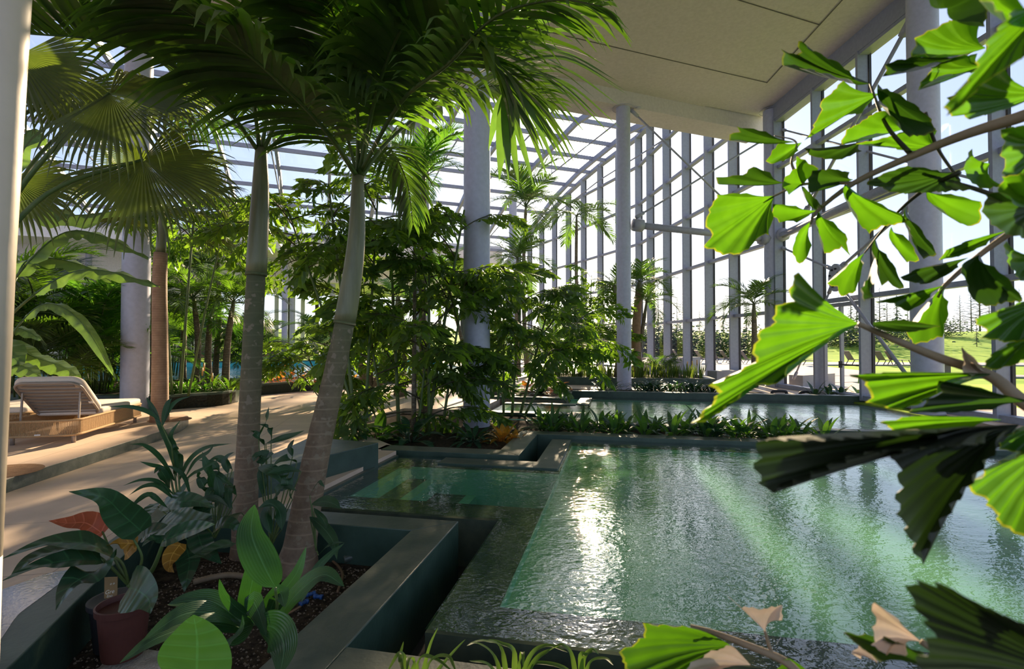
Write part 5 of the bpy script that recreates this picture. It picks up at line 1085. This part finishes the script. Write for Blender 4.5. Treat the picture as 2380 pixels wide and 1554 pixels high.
# areca seedling behind
root = pl_root('areca_palm', 'young feathery palm seedling in the near planter in front of the terrace step', (415, 1200, 3.6), 'palm'); bb = (420, 1165, 3.6)
for c, w in [([(412, 1110, 3.6), (395, 1040, 3.55), (370, 985, 3.5), (352, 945, 3.5)], .018), ([(415, 1100, 3.6), (405, 1040, 3.55), (398, 1010, 3.5), (420, 975, 3.5)], .02), ([(405, 1110, 3.6), (370, 1060, 3.5), (335, 1035, 3.4), (300, 1032, 3.3)], .016),
    ([(410, 1120, 3.6), (380, 1090, 3.5), (350, 1080, 3.4), (325, 1072, 3.35)], .016), ([(415, 1120, 3.6), (440, 1070, 3.55), (480, 1040, 3.5), (540, 1030, 3.45)], .018), ([(420, 1110, 3.6), (420, 1060, 3.6), (408, 1040, 3.5), (402, 1032, 3.5)], .02),
    ([(405, 1150, 3.6), (370, 1120, 3.5), (330, 1115, 3.4), (286, 1128, 3.3)], .014), ([(405, 1160, 3.6), (370, 1130, 3.5), (335, 1130, 3.4), (300, 1150, 3.3)], .018), ([(430, 1110, 3.6), (455, 1070, 3.5), (485, 1050, 3.45), (500, 1030, 3.4)], .016),
    ([(425, 1120, 3.6), (450, 1100, 3.5), (470, 1090, 3.45), (540, 1050, 3.4)], .014), ([(395, 1135, 3.6), (385, 1110, 3.5), (370, 1090, 3.45), (358, 1100, 3.4)], .03), ([(372, 975, 3.5), (340, 955, 3.45), (300, 945, 3.4), (250, 945, 3.35)], .016),
    ([(372, 985, 3.5), (360, 960, 3.5), (350, 940, 3.5), (340, 922, 3.5)], .018), ([(380, 985, 3.5), (395, 950, 3.5), (415, 930, 3.5), (445, 920, 3.5)], .016), ([(378, 990, 3.5), (384, 960, 3.5), (392, 935, 3.5), (400, 925, 3.5)], .02),
    ([(390, 1180, 3.5), (350, 1150, 3.4), (320, 1165, 3.3), (305, 1188, 3.2)], .02), ([(445, 1160, 3.6), (430, 1110, 3.55), (408, 1090, 3.5), (385, 1080, 3.5)], .014)]:
    hleaf(root, c, w, 'aspi', lance, (.2, -.8, .5), .3, nx=1)
M = MB(); o_ = root.location
for x_ in (-12, 0, 10): M.tube([P((415+x_, 1230, 3.6))-o_, P((412+x_*.6, 1150, 3.6))-o_, P((405+x_, 1090, 3.58))-o_], [.009, .008, .005], 6)
M.tube([P((405, 1100, 3.58))-o_, P((400, 1040, 3.5))-o_, P((375, 985, 3.5))-o_], [.006, .005, .004], 6); M.build('stem', 'stem', root, smooth=True)
# broad leaves massed around the palm feet
def mass(name, lab, foot, leaves, mt_, prof=lance, nn=(0, -.6, .8), fold=.2):
    root = pl_root(name, lab, foot); b = foot
    for c, w in leaves:
        n_ = (nn[0]+rnd.uniform(-.4, .4), nn[1]+rnd.uniform(-.2, .2), nn[2]); c = [(x, y, d) for x, y, d in c]
        hleaf(root, c, w, mt_, prof, n_, fold, stem=[(b[0], b[1]-10, b[2]), ((b[0]+c[0][0])/2, (b[1]+c[0][1])/2-8, (b[2]+c[0][2])/2), c[0]], sr=.006)
    return root
mass('philodendron', 'dark broad leaved philodendron left of the straight palm trunk', (470, 1290, 3.5), [
    ([(380, 1170, 3.6), (420, 1165, 3.5), (460, 1165, 3.45), (500, 1180, 3.4)], .07), ([(372, 1215, 3.4), (410, 1215, 3.3), (450, 1210, 3.25), (495, 1195, 3.2)], .11), ([(360, 1170, 3.7), (345, 1190, 3.6), (335, 1205, 3.55), (320, 1218, 3.5)], .05),
    ([(460, 1240, 3.4), (470, 1270, 3.3), (490, 1290, 3.2), (515, 1310, 3.15)], .07), ([(480, 1165, 3.5), (470, 1190, 3.45), (475, 1205, 3.4), (500, 1215, 3.3)], .08), ([(430, 1265, 3.4), (440, 1300, 3.3), (435, 1340, 3.2), (428, 1375, 3.15)], .075),
    ([(540, 1260, 3.3), (500, 1275, 3.2), (470, 1290, 3.1), (430, 1300, 3.0)], .06), ([(500, 1230, 3.6), (520, 1215, 3.6), (545, 1220, 3.6), (560, 1235, 3.6)], .06), ([(330, 1250, 3.3), (350, 1235, 3.3), (380, 1230, 3.3), (400, 1240, 3.3)], .06),
    ([(400, 1260, 3.3), (380, 1250, 3.25), (350, 1255, 3.2), (330, 1270, 3.1)], .05)], 'philo', heart)
mass('shell_ginger', 'leafy ginger bush between the seedling palm and the straight trunk', (500, 1260, 4.0), [
    ([(500, 1150, 4.0), (490, 1110, 3.95), (480, 1080, 3.9), (470, 1050, 3.9)], .04), ([(490, 1150, 4.0), (475, 1130, 3.9), (465, 1110, 3.9), (460, 1092, 3.85)], .035), ([(510, 1160, 4.0), (495, 1140, 3.9), (485, 1150, 3.85), (478, 1180, 3.8)], .035),
    ([(520, 1120, 4.1), (505, 1090, 4.0), (490, 1075, 4.0), (460, 1068, 3.95)], .03), ([(530, 1100, 4.1), (525, 1075, 4.1), (530, 1060, 4.1), (545, 1050, 4.1)], .035), ([(545, 1130, 4.1), (520, 1115, 4.0), (500, 1100, 4.0), (480, 1105, 3.9)], .03),
    ([(500, 1180, 3.9), (510, 1150, 3.9), (505, 1120, 3.9), (500, 1105, 3.9)], .035), ([(540, 1180, 3.9), (520, 1160, 3.9), (500, 1150, 3.9), (470, 1160, 3.8)], .035), ([(430, 1180, 3.8), (420, 1150, 3.8), (430, 1130, 3.8), (440, 1110, 3.8)], .035),
    ([(450, 1190, 3.8), (470, 1165, 3.8), (500, 1160, 3.8), (530, 1175, 3.7)], .04), ([(540, 1090, 4.2), (520, 1070, 4.2), (500, 1065, 4.2), (470, 1085, 4.1)], .03), ([(550, 1150, 4.1), (535, 1130, 4.0), (530, 1150, 3.9), (535, 1185, 3.85)], .035)], 'aspi')
mass('shell_ginger', 'leafy ginger between the two palm trunks with one tall glossy leaf', (630, 1280, 4.2), [
    ([(600, 1018, 4.3), (610, 1000, 4.25), (620, 975, 4.2), (625, 945, 4.2)], .05), ([(618, 1030, 4.3), (650, 1020, 4.2), (680, 1012, 4.15), (708, 1000, 4.1)], .035), ([(615, 1035, 4.3), (602, 1015, 4.2), (590, 1005, 4.2), (583, 1000, 4.15)], .03),
    ([(630, 1030, 4.3), (632, 1005, 4.25), (620, 990, 4.2), (600, 985, 4.2)], .025), ([(605, 1055, 4.2), (620, 1065, 4.1), (600, 1060, 4.1), (590, 1072, 4.0)], .065), ([(600, 1085, 4.2), (625, 1090, 4.1), (648, 1105, 4.05), (654, 1125, 4.0)], .05),
    ([(690, 1075, 4.2), (670, 1065, 4.1), (650, 1070, 4.1), (632, 1085, 4.1)], .045), ([(700, 1095, 4.2), (670, 1090, 4.1), (645, 1095, 4.05), (620, 1100, 4.0)], .05), ([(680, 1160, 4.1), (670, 1130, 4.0), (665, 1110, 4.0), (650, 1105, 3.9)], .05),
    ([(640, 1180, 4.1), (640, 1150, 4.0), (660, 1130, 4.0), (690, 1140, 3.9)], .05), ([(610, 1150, 4.2), (610, 1120, 4.2), (605, 1100, 4.2), (602, 1090, 4.2)], .035), ([(680, 1060, 4.3), (676, 1040, 4.3), (680, 1030, 4.3), (684, 1020, 4.3)], .04),
    ([(655, 1230, 4.0), (650, 1190, 4.0), (630, 1170, 3.9), (600, 1180, 3.8)], .05), ([(560, 1190, 4.1), (545, 1200, 4.0), (540, 1215, 3.9), (545, 1235, 3.8)], .05), ([(630, 1240, 4.0), (620, 1200, 4.0), (625, 1180, 4.0), (640, 1160, 4.0)], .05)], 'aspi')
mass('shell_ginger', 'leafy ginger on the pool side of the leaning palm, leaves hanging over the stone wall', (735, 1290, 4.1), [
    ([(725, 1170, 4.1), (750, 1165, 4.0), (775, 1170, 3.9), (792, 1182, 3.85)], .05), ([(720, 1200, 4.1), (750, 1225, 4.0), (775, 1260, 3.9), (783, 1300, 3.8)], .05), ([(730, 1180, 4.1), (745, 1200, 4.0), (755, 1215, 3.95), (758, 1228, 3.9)], .03),
    ([(720, 1150, 4.2), (740, 1120, 4.15), (748, 1125, 4.1), (755, 1132, 4.1)], .015), ([(740, 1290, 4.0), (760, 1270, 3.9), (780, 1262, 3.85), (802, 1260, 3.8)], .02)], 'aspi')
# soil details: hoses, connectors, pipes, rock
def tubeobj(name, pts, r, mt_, lab, cat, rings=0):
    M = MB(); s_ = spline(pts, 40); M.tube(s_, [r*(1+(rings*(i % 2))) for i in range(41)], 10); return tag(M.build(name, mt_, smooth=True), lab, cat)
zs = -.33
tubeobj('irrigation_hose', [at(712, 1292, z=zs), at(760, 1295, z=zs), at(795, 1330, z=zs), at(785, 1375, z=zs+.02)], .011, 'hose', 'thin brown hose curving over the gravel beside the leaning palm', 'hose')
tubeobj('drain_pipe', [at(800, 1300, z=zs+.03), at(835, 1290, z=zs+.05), at(862, 1288, z=zs+.05), at(885, 1300, z=zs+.02)], .03, 'kerb', 'corrugated grey drain pipe end in the corner of the near planter', 'pipe', .12)
tubeobj('drain_pipe', [at(450, 1352, z=zs+.03), at(500, 1340, z=zs+.05), at(540, 1336, z=zs+.05), at(600, 1345, z=zs+.02)], .022, 'stemt', 'corrugated hose lying behind the potted philodendron', 'pipe', .12)
M = MB(); p = at(893, 1290, z=zs); M.tube([p, p+V((0, 0, .1))], .022, 14); tag(M.build('pipe_stub', 'blue', smooth=True), 'short dark blue pipe stub upright in the planter corner', 'pipe')
for (px, py, a, lab) in ((722, 1380, .6, 'blue hose connector nearer the planter wall corner, pointing down'), (740, 1386, -.2, 'blue hose connector with a second branch beside it'), (706, 1400, 1.0, 'blue hose connector joined to the brown hose end')):
    M = MB(); p = at(px, py, z=zs+.03); d_ = V((math.cos(a), math.sin(a), 0))
    M.tube([p-d_*.035, p+d_*.035], .014, 12); M.tube([p-d_*.035, p-d_*.015], .019, 8); M.tube([p+d_*.015, p+d_*.035], .019, 8); tag(M.build('hose_connector', 'blue', smooth=True), lab, 'hose connector')
tubeobj('irrigation_hose', [at(640, 1435, z=zs), at(670, 1425, z=zs), at(700, 1408, z=zs+.02)], .009, 'hose', 'short brown hose leading to the blue connectors', 'hose')
p = at(320, 1560, z=-.33); M = MB(); vs = []; n = 28
for i in range(10):
    ph_ = PI*i/18
    for j in range(n):
        a = 2*PI*j/n; q = V((math.cos(a)*math.cos(ph_), math.sin(a)*math.cos(ph_), math.sin(ph_))); k_ = 1+.22*noise.noise(q*2.3+V((3, 1, 0))); vs.append((q.x*.24*k_, q.y*.17*k_, q.z*.07*k_))
M.add(vs, [(i*n+j, i*n+(j+1) % n, (i+1)*n+(j+1) % n, (i+1)*n+j) for i in range(9) for j in range(n)]+[tuple(9*n+j for j in range(n))])
o = M.build('rock', 'foam', smooth=True); o.location = p; tag(o, 'pale rough rock under the philodendron pot', 'rock')
# loose gravel on the planter soil
M = MB(); rr = random.Random(4)
for i in range(3200):
    s_ = rr.uniform(-3.6, -1.76); t_ = rr.uniform(1.9, 4.1); q = st(s_, t_, -.34); r_ = rr.uniform(.004, .011)
    M.add([q+V((r_, 0, 0)), q+V((0, r_, 0)), q+V((-r_, 0, 0)), q+V((0, -r_, 0)), q+V((0, 0, r_))], [(0, 1, 4), (1, 2, 4), (2, 3, 4), (3, 0, 4)])
tag(M.build('gravel', 'foam2' if 'foam2' in MT else 'foam'), 'loose brown gravel covering the soil of the near planter', 'gravel', kind='stuff')
# puddle on the deck
pts = [at(*c, z=.006) for c in ((-40, 1385), (60, 1350), (110, 1332), (160, 1325), (150, 1345), (85, 1395), (40, 1430), (-20, 1500))]
M = MB(); M.add(spline(pts+[pts[0]], 40)[:-1], [tuple(range(40))]); tag(M.build('puddle', 'puddle'), 'wet reflective puddle on the deck at the corner of the near planter', 'puddle')
# spider plants at the bottom
def strap(lab, foot, leaves, w=.012):
    root = pl_root('spider_plant', lab, foot)
    for c in leaves: hleaf(root, c, w, 'grassy', lambda w_: (lambda t: w_*min(1, .5+t*2)*max(.03, (1-t)**.5)), (0, -.3, 1), .3, nx=1)
b = 1640
strap('strappy striped plant at the bottom edge below the stone wall', (960, b, 1.75), [[(960, b, 1.75), (935, 1520, 1.75), (900, 1560, 1.7)], [(962, b, 1.75), (975, 1535, 1.75), (1010, 1530, 1.7), (1052, 1560, 1.65)], [(955, b, 1.75), (940, 1560, 1.8), (930, 1530, 1.85), (938, 1490, 1.9)],
    [(965, b, 1.75), (985, 1560, 1.8), (1000, 1500, 1.8), (1018, 1458, 1.8)], [(965, b, 1.7), (960, 1540, 1.7), (950, 1530, 1.65), (945, 1560, 1.6)], [(970, b, 1.75), (1010, 1570, 1.8), (1050, 1520, 1.8), (1082, 1485, 1.8)], [(970, b, 1.7), (1000, 1540, 1.7), (1040, 1525, 1.65), (1060, 1560, 1.6)]])
strap('strappy plant at the bottom edge, middle of three tufts', (1180, b, 1.8), [[(1180, b, 1.8), (1150, 1530, 1.8), (1110, 1495, 1.75), (1085, 1500, 1.7)], [(1185, b, 1.8), (1165, 1510, 1.8), (1130, 1490, 1.75), (1100, 1490, 1.7)], [(1190, b, 1.8), (1195, 1520, 1.8), (1165, 1495, 1.8), (1135, 1485, 1.8)],
    [(1195, b, 1.8), (1230, 1530, 1.8), (1270, 1500, 1.8), (1320, 1515, 1.75)], [(1195, b, 1.8), (1240, 1540, 1.8), (1280, 1510, 1.8), (1300, 1500, 1.7)], [(1180, b, 1.75), (1140, 1550, 1.75), (1090, 1535, 1.7)], [(1190, b, 1.8), (1210, 1540, 1.8), (1215, 1515, 1.75), (1216, 1550, 1.7)]])
strap('strappy plant at the bottom edge beside the torn green leaf', (1350, b, 1.8), [[(1350, b, 1.8), (1355, 1540, 1.8), (1375, 1510, 1.8), (1392, 1520, 1.8)], [(1350, b, 1.8), (1370, 1545, 1.8), (1405, 1530, 1.75), (1425, 1545, 1.7)], [(1345, b, 1.8), (1330, 1530, 1.8), (1310, 1500, 1.8), (1290, 1500, 1.8)],
    [(1355, b, 1.8), (1350, 1530, 1.8), (1362, 1520, 1.8), (1380, 1512, 1.8)], [(1345, b, 1.8), (1320, 1560, 1.8), (1250, 1540, 1.8), (1230, 1560, 1.8)]])

# ------------------------------------------------------------ near fishtail palm at the right
off = V((1.35, .55, -.25)); NF = tag(empty('fishtail_palm', off), 'fishtail palm close by whose jagged sunlit leaves fill the upper picture side over the pool', 'palm')
def fanw(base, outer, d0, d1, mt_='hero', pleat=.0035, lab=None, curl=.03, name='leaflet', sub=6):
    """one leaflet: pleated fan from its base to a jagged outer edge, given real distance and depth"""
    B = P((base[0], base[1], d0))-off; n = len(outer); ed = []
    for i in range(n-1):
        x0, y0 = outer[i]; x1, y1 = outer[i+1]; kk = max(1, int(math.hypot(x1-x0, y1-y0)/9))
        for j in range(kk):
            u = j/kk; jag = (2. if (len(ed) % 2) else -2.) if 0 < i+u < n-1.2 else 0; x = x0+(x1-x0)*u; y = y0+(y1-y0)*u; L_ = math.hypot(x-base[0], y-base[1]) or 1
            ed.append((x+(x-base[0])/L_*jag, y+(y-base[1])/L_*jag))
    ed.append(outer[-1]); M = MB(); vs = []; uvs = []; k = len(ed)
    for r_ in range(sub+1):
        t = (r_/sub)
        if r_ == sub-1: t = .955
        elif r_ < sub-1: t = .93*r_/(sub-1)
        for i, e in enumerate(ed):
            a = i/(k-1); D = d1+curl*math.sin(PI*a)-curl*.5; E_ = P((e[0], e[1], D))-off; q = B.lerp(E_, t if r_ else .015); dl = (E_-B).length
            pl_ = pleat*math.sin(i*1.35)*t*(dl/.15)+curl*.6*math.sin(t*PI)*.5; q = q+V((0, pl_, 0)); vs.append(q); uvs.append((a*2-1, r_/sub if r_ != sub-1 else .94))
    M.add(vs, [(r_*k+i, r_*k+i+1, (r_+1)*k+i+1, (r_+1)*k+i) for r_ in range(sub) for i in range(k-1)], 0, uvs)
    o = M.build(name, mt_, NF, smooth=True)
    if lab: o['label'] = lab
    return o
T_ = [
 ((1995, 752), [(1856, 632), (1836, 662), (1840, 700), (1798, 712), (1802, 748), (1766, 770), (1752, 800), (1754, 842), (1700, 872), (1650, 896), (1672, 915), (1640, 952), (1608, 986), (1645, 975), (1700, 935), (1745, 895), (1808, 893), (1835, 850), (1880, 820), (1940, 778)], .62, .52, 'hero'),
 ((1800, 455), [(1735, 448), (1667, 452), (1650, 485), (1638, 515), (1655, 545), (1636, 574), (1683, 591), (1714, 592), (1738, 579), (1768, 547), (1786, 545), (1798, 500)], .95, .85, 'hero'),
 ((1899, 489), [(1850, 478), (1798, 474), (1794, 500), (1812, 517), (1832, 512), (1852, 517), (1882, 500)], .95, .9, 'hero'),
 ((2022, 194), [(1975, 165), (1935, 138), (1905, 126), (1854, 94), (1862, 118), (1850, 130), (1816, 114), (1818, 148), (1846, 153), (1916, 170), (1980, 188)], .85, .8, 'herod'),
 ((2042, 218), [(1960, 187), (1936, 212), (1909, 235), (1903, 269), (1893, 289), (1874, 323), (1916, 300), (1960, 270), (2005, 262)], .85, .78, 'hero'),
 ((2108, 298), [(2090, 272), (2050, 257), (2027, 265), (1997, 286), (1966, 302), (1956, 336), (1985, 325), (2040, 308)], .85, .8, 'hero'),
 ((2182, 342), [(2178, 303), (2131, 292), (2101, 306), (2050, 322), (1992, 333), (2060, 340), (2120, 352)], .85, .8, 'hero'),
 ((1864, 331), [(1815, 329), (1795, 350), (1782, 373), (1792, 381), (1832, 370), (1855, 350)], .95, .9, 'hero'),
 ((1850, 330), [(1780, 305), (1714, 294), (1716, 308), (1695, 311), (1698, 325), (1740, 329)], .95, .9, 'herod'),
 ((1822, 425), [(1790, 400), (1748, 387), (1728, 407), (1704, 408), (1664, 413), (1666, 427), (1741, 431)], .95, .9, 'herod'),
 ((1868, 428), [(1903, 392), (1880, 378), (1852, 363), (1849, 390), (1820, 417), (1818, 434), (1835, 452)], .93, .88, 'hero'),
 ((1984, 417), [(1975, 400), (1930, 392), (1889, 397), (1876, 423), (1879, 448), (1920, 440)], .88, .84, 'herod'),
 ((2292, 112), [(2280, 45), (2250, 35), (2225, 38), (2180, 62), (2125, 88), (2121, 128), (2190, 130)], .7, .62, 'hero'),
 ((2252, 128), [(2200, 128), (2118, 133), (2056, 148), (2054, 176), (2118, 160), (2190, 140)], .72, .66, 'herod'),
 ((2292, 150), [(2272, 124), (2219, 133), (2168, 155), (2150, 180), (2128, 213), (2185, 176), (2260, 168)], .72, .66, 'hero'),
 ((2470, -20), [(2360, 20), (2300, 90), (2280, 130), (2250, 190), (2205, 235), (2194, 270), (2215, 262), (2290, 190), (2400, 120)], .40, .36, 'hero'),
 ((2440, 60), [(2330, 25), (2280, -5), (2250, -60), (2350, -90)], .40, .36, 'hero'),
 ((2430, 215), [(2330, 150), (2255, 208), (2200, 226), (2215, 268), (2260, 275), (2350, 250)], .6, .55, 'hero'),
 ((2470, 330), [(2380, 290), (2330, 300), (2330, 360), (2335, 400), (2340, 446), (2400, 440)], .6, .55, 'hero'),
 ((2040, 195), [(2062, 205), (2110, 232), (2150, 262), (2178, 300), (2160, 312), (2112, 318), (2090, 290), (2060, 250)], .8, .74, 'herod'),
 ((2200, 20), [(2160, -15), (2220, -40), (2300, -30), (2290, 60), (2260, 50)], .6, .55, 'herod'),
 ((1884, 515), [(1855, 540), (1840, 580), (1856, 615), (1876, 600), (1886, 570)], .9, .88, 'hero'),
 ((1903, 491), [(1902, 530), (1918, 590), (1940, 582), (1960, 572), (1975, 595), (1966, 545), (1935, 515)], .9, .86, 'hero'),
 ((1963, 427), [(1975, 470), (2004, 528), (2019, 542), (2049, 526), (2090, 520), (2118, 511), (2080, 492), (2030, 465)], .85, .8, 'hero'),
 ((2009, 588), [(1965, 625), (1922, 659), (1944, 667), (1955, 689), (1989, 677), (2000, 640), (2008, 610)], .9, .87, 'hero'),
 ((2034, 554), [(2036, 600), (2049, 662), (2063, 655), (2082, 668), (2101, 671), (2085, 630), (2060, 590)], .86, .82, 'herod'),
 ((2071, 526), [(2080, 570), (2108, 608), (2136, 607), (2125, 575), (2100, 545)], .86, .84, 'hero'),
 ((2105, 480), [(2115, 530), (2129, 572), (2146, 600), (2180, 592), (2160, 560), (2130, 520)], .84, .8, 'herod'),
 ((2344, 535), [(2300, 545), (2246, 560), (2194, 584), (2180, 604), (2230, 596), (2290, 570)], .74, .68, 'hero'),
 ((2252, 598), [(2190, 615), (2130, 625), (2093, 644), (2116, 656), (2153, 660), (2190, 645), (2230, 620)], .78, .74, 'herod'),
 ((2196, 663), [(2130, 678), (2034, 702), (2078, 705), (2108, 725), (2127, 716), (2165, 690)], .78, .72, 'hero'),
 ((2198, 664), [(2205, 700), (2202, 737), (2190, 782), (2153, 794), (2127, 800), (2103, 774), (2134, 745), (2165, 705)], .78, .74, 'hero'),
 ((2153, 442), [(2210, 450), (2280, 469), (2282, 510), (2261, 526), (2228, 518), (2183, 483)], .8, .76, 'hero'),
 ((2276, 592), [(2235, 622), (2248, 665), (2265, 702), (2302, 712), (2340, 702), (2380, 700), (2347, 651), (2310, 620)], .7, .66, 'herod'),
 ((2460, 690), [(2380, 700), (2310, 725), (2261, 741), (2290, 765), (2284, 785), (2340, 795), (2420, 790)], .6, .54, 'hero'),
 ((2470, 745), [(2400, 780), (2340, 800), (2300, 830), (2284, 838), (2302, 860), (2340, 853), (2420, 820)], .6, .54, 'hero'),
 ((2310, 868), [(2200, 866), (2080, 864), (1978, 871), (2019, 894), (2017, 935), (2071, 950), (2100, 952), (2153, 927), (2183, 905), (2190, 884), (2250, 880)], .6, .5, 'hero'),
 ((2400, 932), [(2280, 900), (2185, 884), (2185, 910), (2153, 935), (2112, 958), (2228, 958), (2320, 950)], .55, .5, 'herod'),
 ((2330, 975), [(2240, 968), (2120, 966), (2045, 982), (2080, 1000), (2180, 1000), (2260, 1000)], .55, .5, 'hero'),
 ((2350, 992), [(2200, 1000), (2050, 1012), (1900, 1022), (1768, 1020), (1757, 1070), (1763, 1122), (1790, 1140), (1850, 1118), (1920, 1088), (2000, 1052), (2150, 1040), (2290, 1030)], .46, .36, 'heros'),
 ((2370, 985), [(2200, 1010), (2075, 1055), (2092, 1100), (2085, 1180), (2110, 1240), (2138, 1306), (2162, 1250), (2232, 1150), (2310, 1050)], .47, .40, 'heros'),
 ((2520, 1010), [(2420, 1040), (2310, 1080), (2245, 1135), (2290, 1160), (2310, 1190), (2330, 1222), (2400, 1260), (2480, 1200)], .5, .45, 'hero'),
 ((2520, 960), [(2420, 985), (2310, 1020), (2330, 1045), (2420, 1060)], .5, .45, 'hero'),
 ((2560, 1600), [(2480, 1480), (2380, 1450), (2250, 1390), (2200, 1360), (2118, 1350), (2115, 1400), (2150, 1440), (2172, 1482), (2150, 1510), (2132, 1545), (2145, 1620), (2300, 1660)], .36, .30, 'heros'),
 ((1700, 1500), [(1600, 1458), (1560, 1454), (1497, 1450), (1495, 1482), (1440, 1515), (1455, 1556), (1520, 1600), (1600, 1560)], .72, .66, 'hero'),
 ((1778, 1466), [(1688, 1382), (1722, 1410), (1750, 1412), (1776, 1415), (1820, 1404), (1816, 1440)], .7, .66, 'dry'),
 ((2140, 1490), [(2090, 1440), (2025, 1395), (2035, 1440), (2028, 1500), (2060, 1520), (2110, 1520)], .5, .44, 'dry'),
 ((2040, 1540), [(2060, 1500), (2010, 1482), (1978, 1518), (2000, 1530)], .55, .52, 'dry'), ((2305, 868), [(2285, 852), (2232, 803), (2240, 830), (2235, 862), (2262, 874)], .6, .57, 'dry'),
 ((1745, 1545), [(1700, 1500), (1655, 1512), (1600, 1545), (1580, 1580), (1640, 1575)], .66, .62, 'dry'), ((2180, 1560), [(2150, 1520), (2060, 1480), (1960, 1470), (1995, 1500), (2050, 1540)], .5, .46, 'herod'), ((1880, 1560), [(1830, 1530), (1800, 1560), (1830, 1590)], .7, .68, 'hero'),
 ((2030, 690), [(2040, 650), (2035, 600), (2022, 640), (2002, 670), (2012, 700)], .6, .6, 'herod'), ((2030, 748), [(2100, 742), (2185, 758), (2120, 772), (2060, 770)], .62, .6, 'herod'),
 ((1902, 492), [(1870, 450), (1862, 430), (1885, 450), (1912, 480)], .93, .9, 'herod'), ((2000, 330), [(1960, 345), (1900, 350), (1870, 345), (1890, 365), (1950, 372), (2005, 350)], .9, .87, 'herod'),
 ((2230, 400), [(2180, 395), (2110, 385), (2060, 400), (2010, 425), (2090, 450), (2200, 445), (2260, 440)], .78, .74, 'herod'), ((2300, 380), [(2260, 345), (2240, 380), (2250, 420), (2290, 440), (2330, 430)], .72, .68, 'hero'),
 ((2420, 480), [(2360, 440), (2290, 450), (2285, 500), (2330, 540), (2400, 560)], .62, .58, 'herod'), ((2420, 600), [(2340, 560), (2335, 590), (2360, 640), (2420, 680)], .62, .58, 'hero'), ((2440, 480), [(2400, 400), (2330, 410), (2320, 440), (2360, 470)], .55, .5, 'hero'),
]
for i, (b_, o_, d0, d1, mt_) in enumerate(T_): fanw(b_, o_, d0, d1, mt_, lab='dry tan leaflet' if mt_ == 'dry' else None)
def stalk(pts, r0, r1, mt_='stemt'):
    q = [p-off for p in spline([P(p) for p in pts], 24)]; M = MB(); M.tube(q, [r0+(r1-r0)*i/24 for i in range(25)], 8); return M.build('frond_stalk', mt_, NF, smooth=True)
stalk([(2480, 990, .55), (2380, 935, .58), (2300, 872, .6), (2180, 830, .61), (2070, 785, .62), (1995, 752, .62)], .009, .003)
stalk([(2600, 180, .6), (2400, 262, .68), (2250, 310, .74), (2120, 362, .8), (1985, 425, .86), (1900, 490, .9), (1884, 520, .9)], .010, .002)
stalk([(2500, 450, .65), (2380, 520, .72), (2280, 590, .76), (2196, 663, .78), (2180, 690, .78)], .006, .002); stalk([(2120, 362, .8), (2060, 290, .82), (2022, 194, .85)], .004, .0015, 'stemd'); stalk([(1985, 425, .86), (1868, 428, .93), (1800, 455, .95), (1770, 470, .95)], .003, .0012)
stalk([(2230, 400, .75), (2150, 440, .8), (2080, 500, .84), (2009, 588, .9)], .004, .0012, 'stemd'); stalk([(2420, 500, .7), (2300, 450, .74), (2200, 420, .78), (2100, 400, .82)], .004, .002, 'stemd')
stalk([(1868, 428, .93), (1840, 380, .94), (1850, 330, .95), (1800, 315, .95)], .003, .001); stalk([(1880, 1600, .66), (1830, 1540, .68), (1740, 1500, .7), (1660, 1470, .72), (1605, 1455, .73)], .006, .003); stalk([(1800, 1530, .69), (1788, 1500, .7), (1778, 1466, .7)], .003, .002)
stalk([(2400, 1640, .45), (2250, 1560, .48), (2140, 1490, .5)], .006, .003); stalk([(2150, 262, .78), (2178, 342, .8), (2230, 420, .77)], .003, .002, 'stemd')
M = MB(); M.tube([(0, 0, 0), (.02, -.02, 1.2), (.05, 0, 2.6)], [.03, .025, .02], 10); M.build('stem', 'stem', NF, smooth=True)
for (a, b_) in (((2480, 990, .55), 1.1), ((2600, 180, .6), 1.9), ((2500, 450, .65), 1.7), ((1880, 1600, .66), .6), ((2400, 1640, .45), .5)):
    M = MB(); M.tube(spline([V((.02, 0, b_)), (V((.02, 0, b_))+P(a)-off)/2+V((0, 0, .05)), P(a)-off], 10), .008, 8); M.build('frond_stalk', 'stemt', NF, smooth=True)
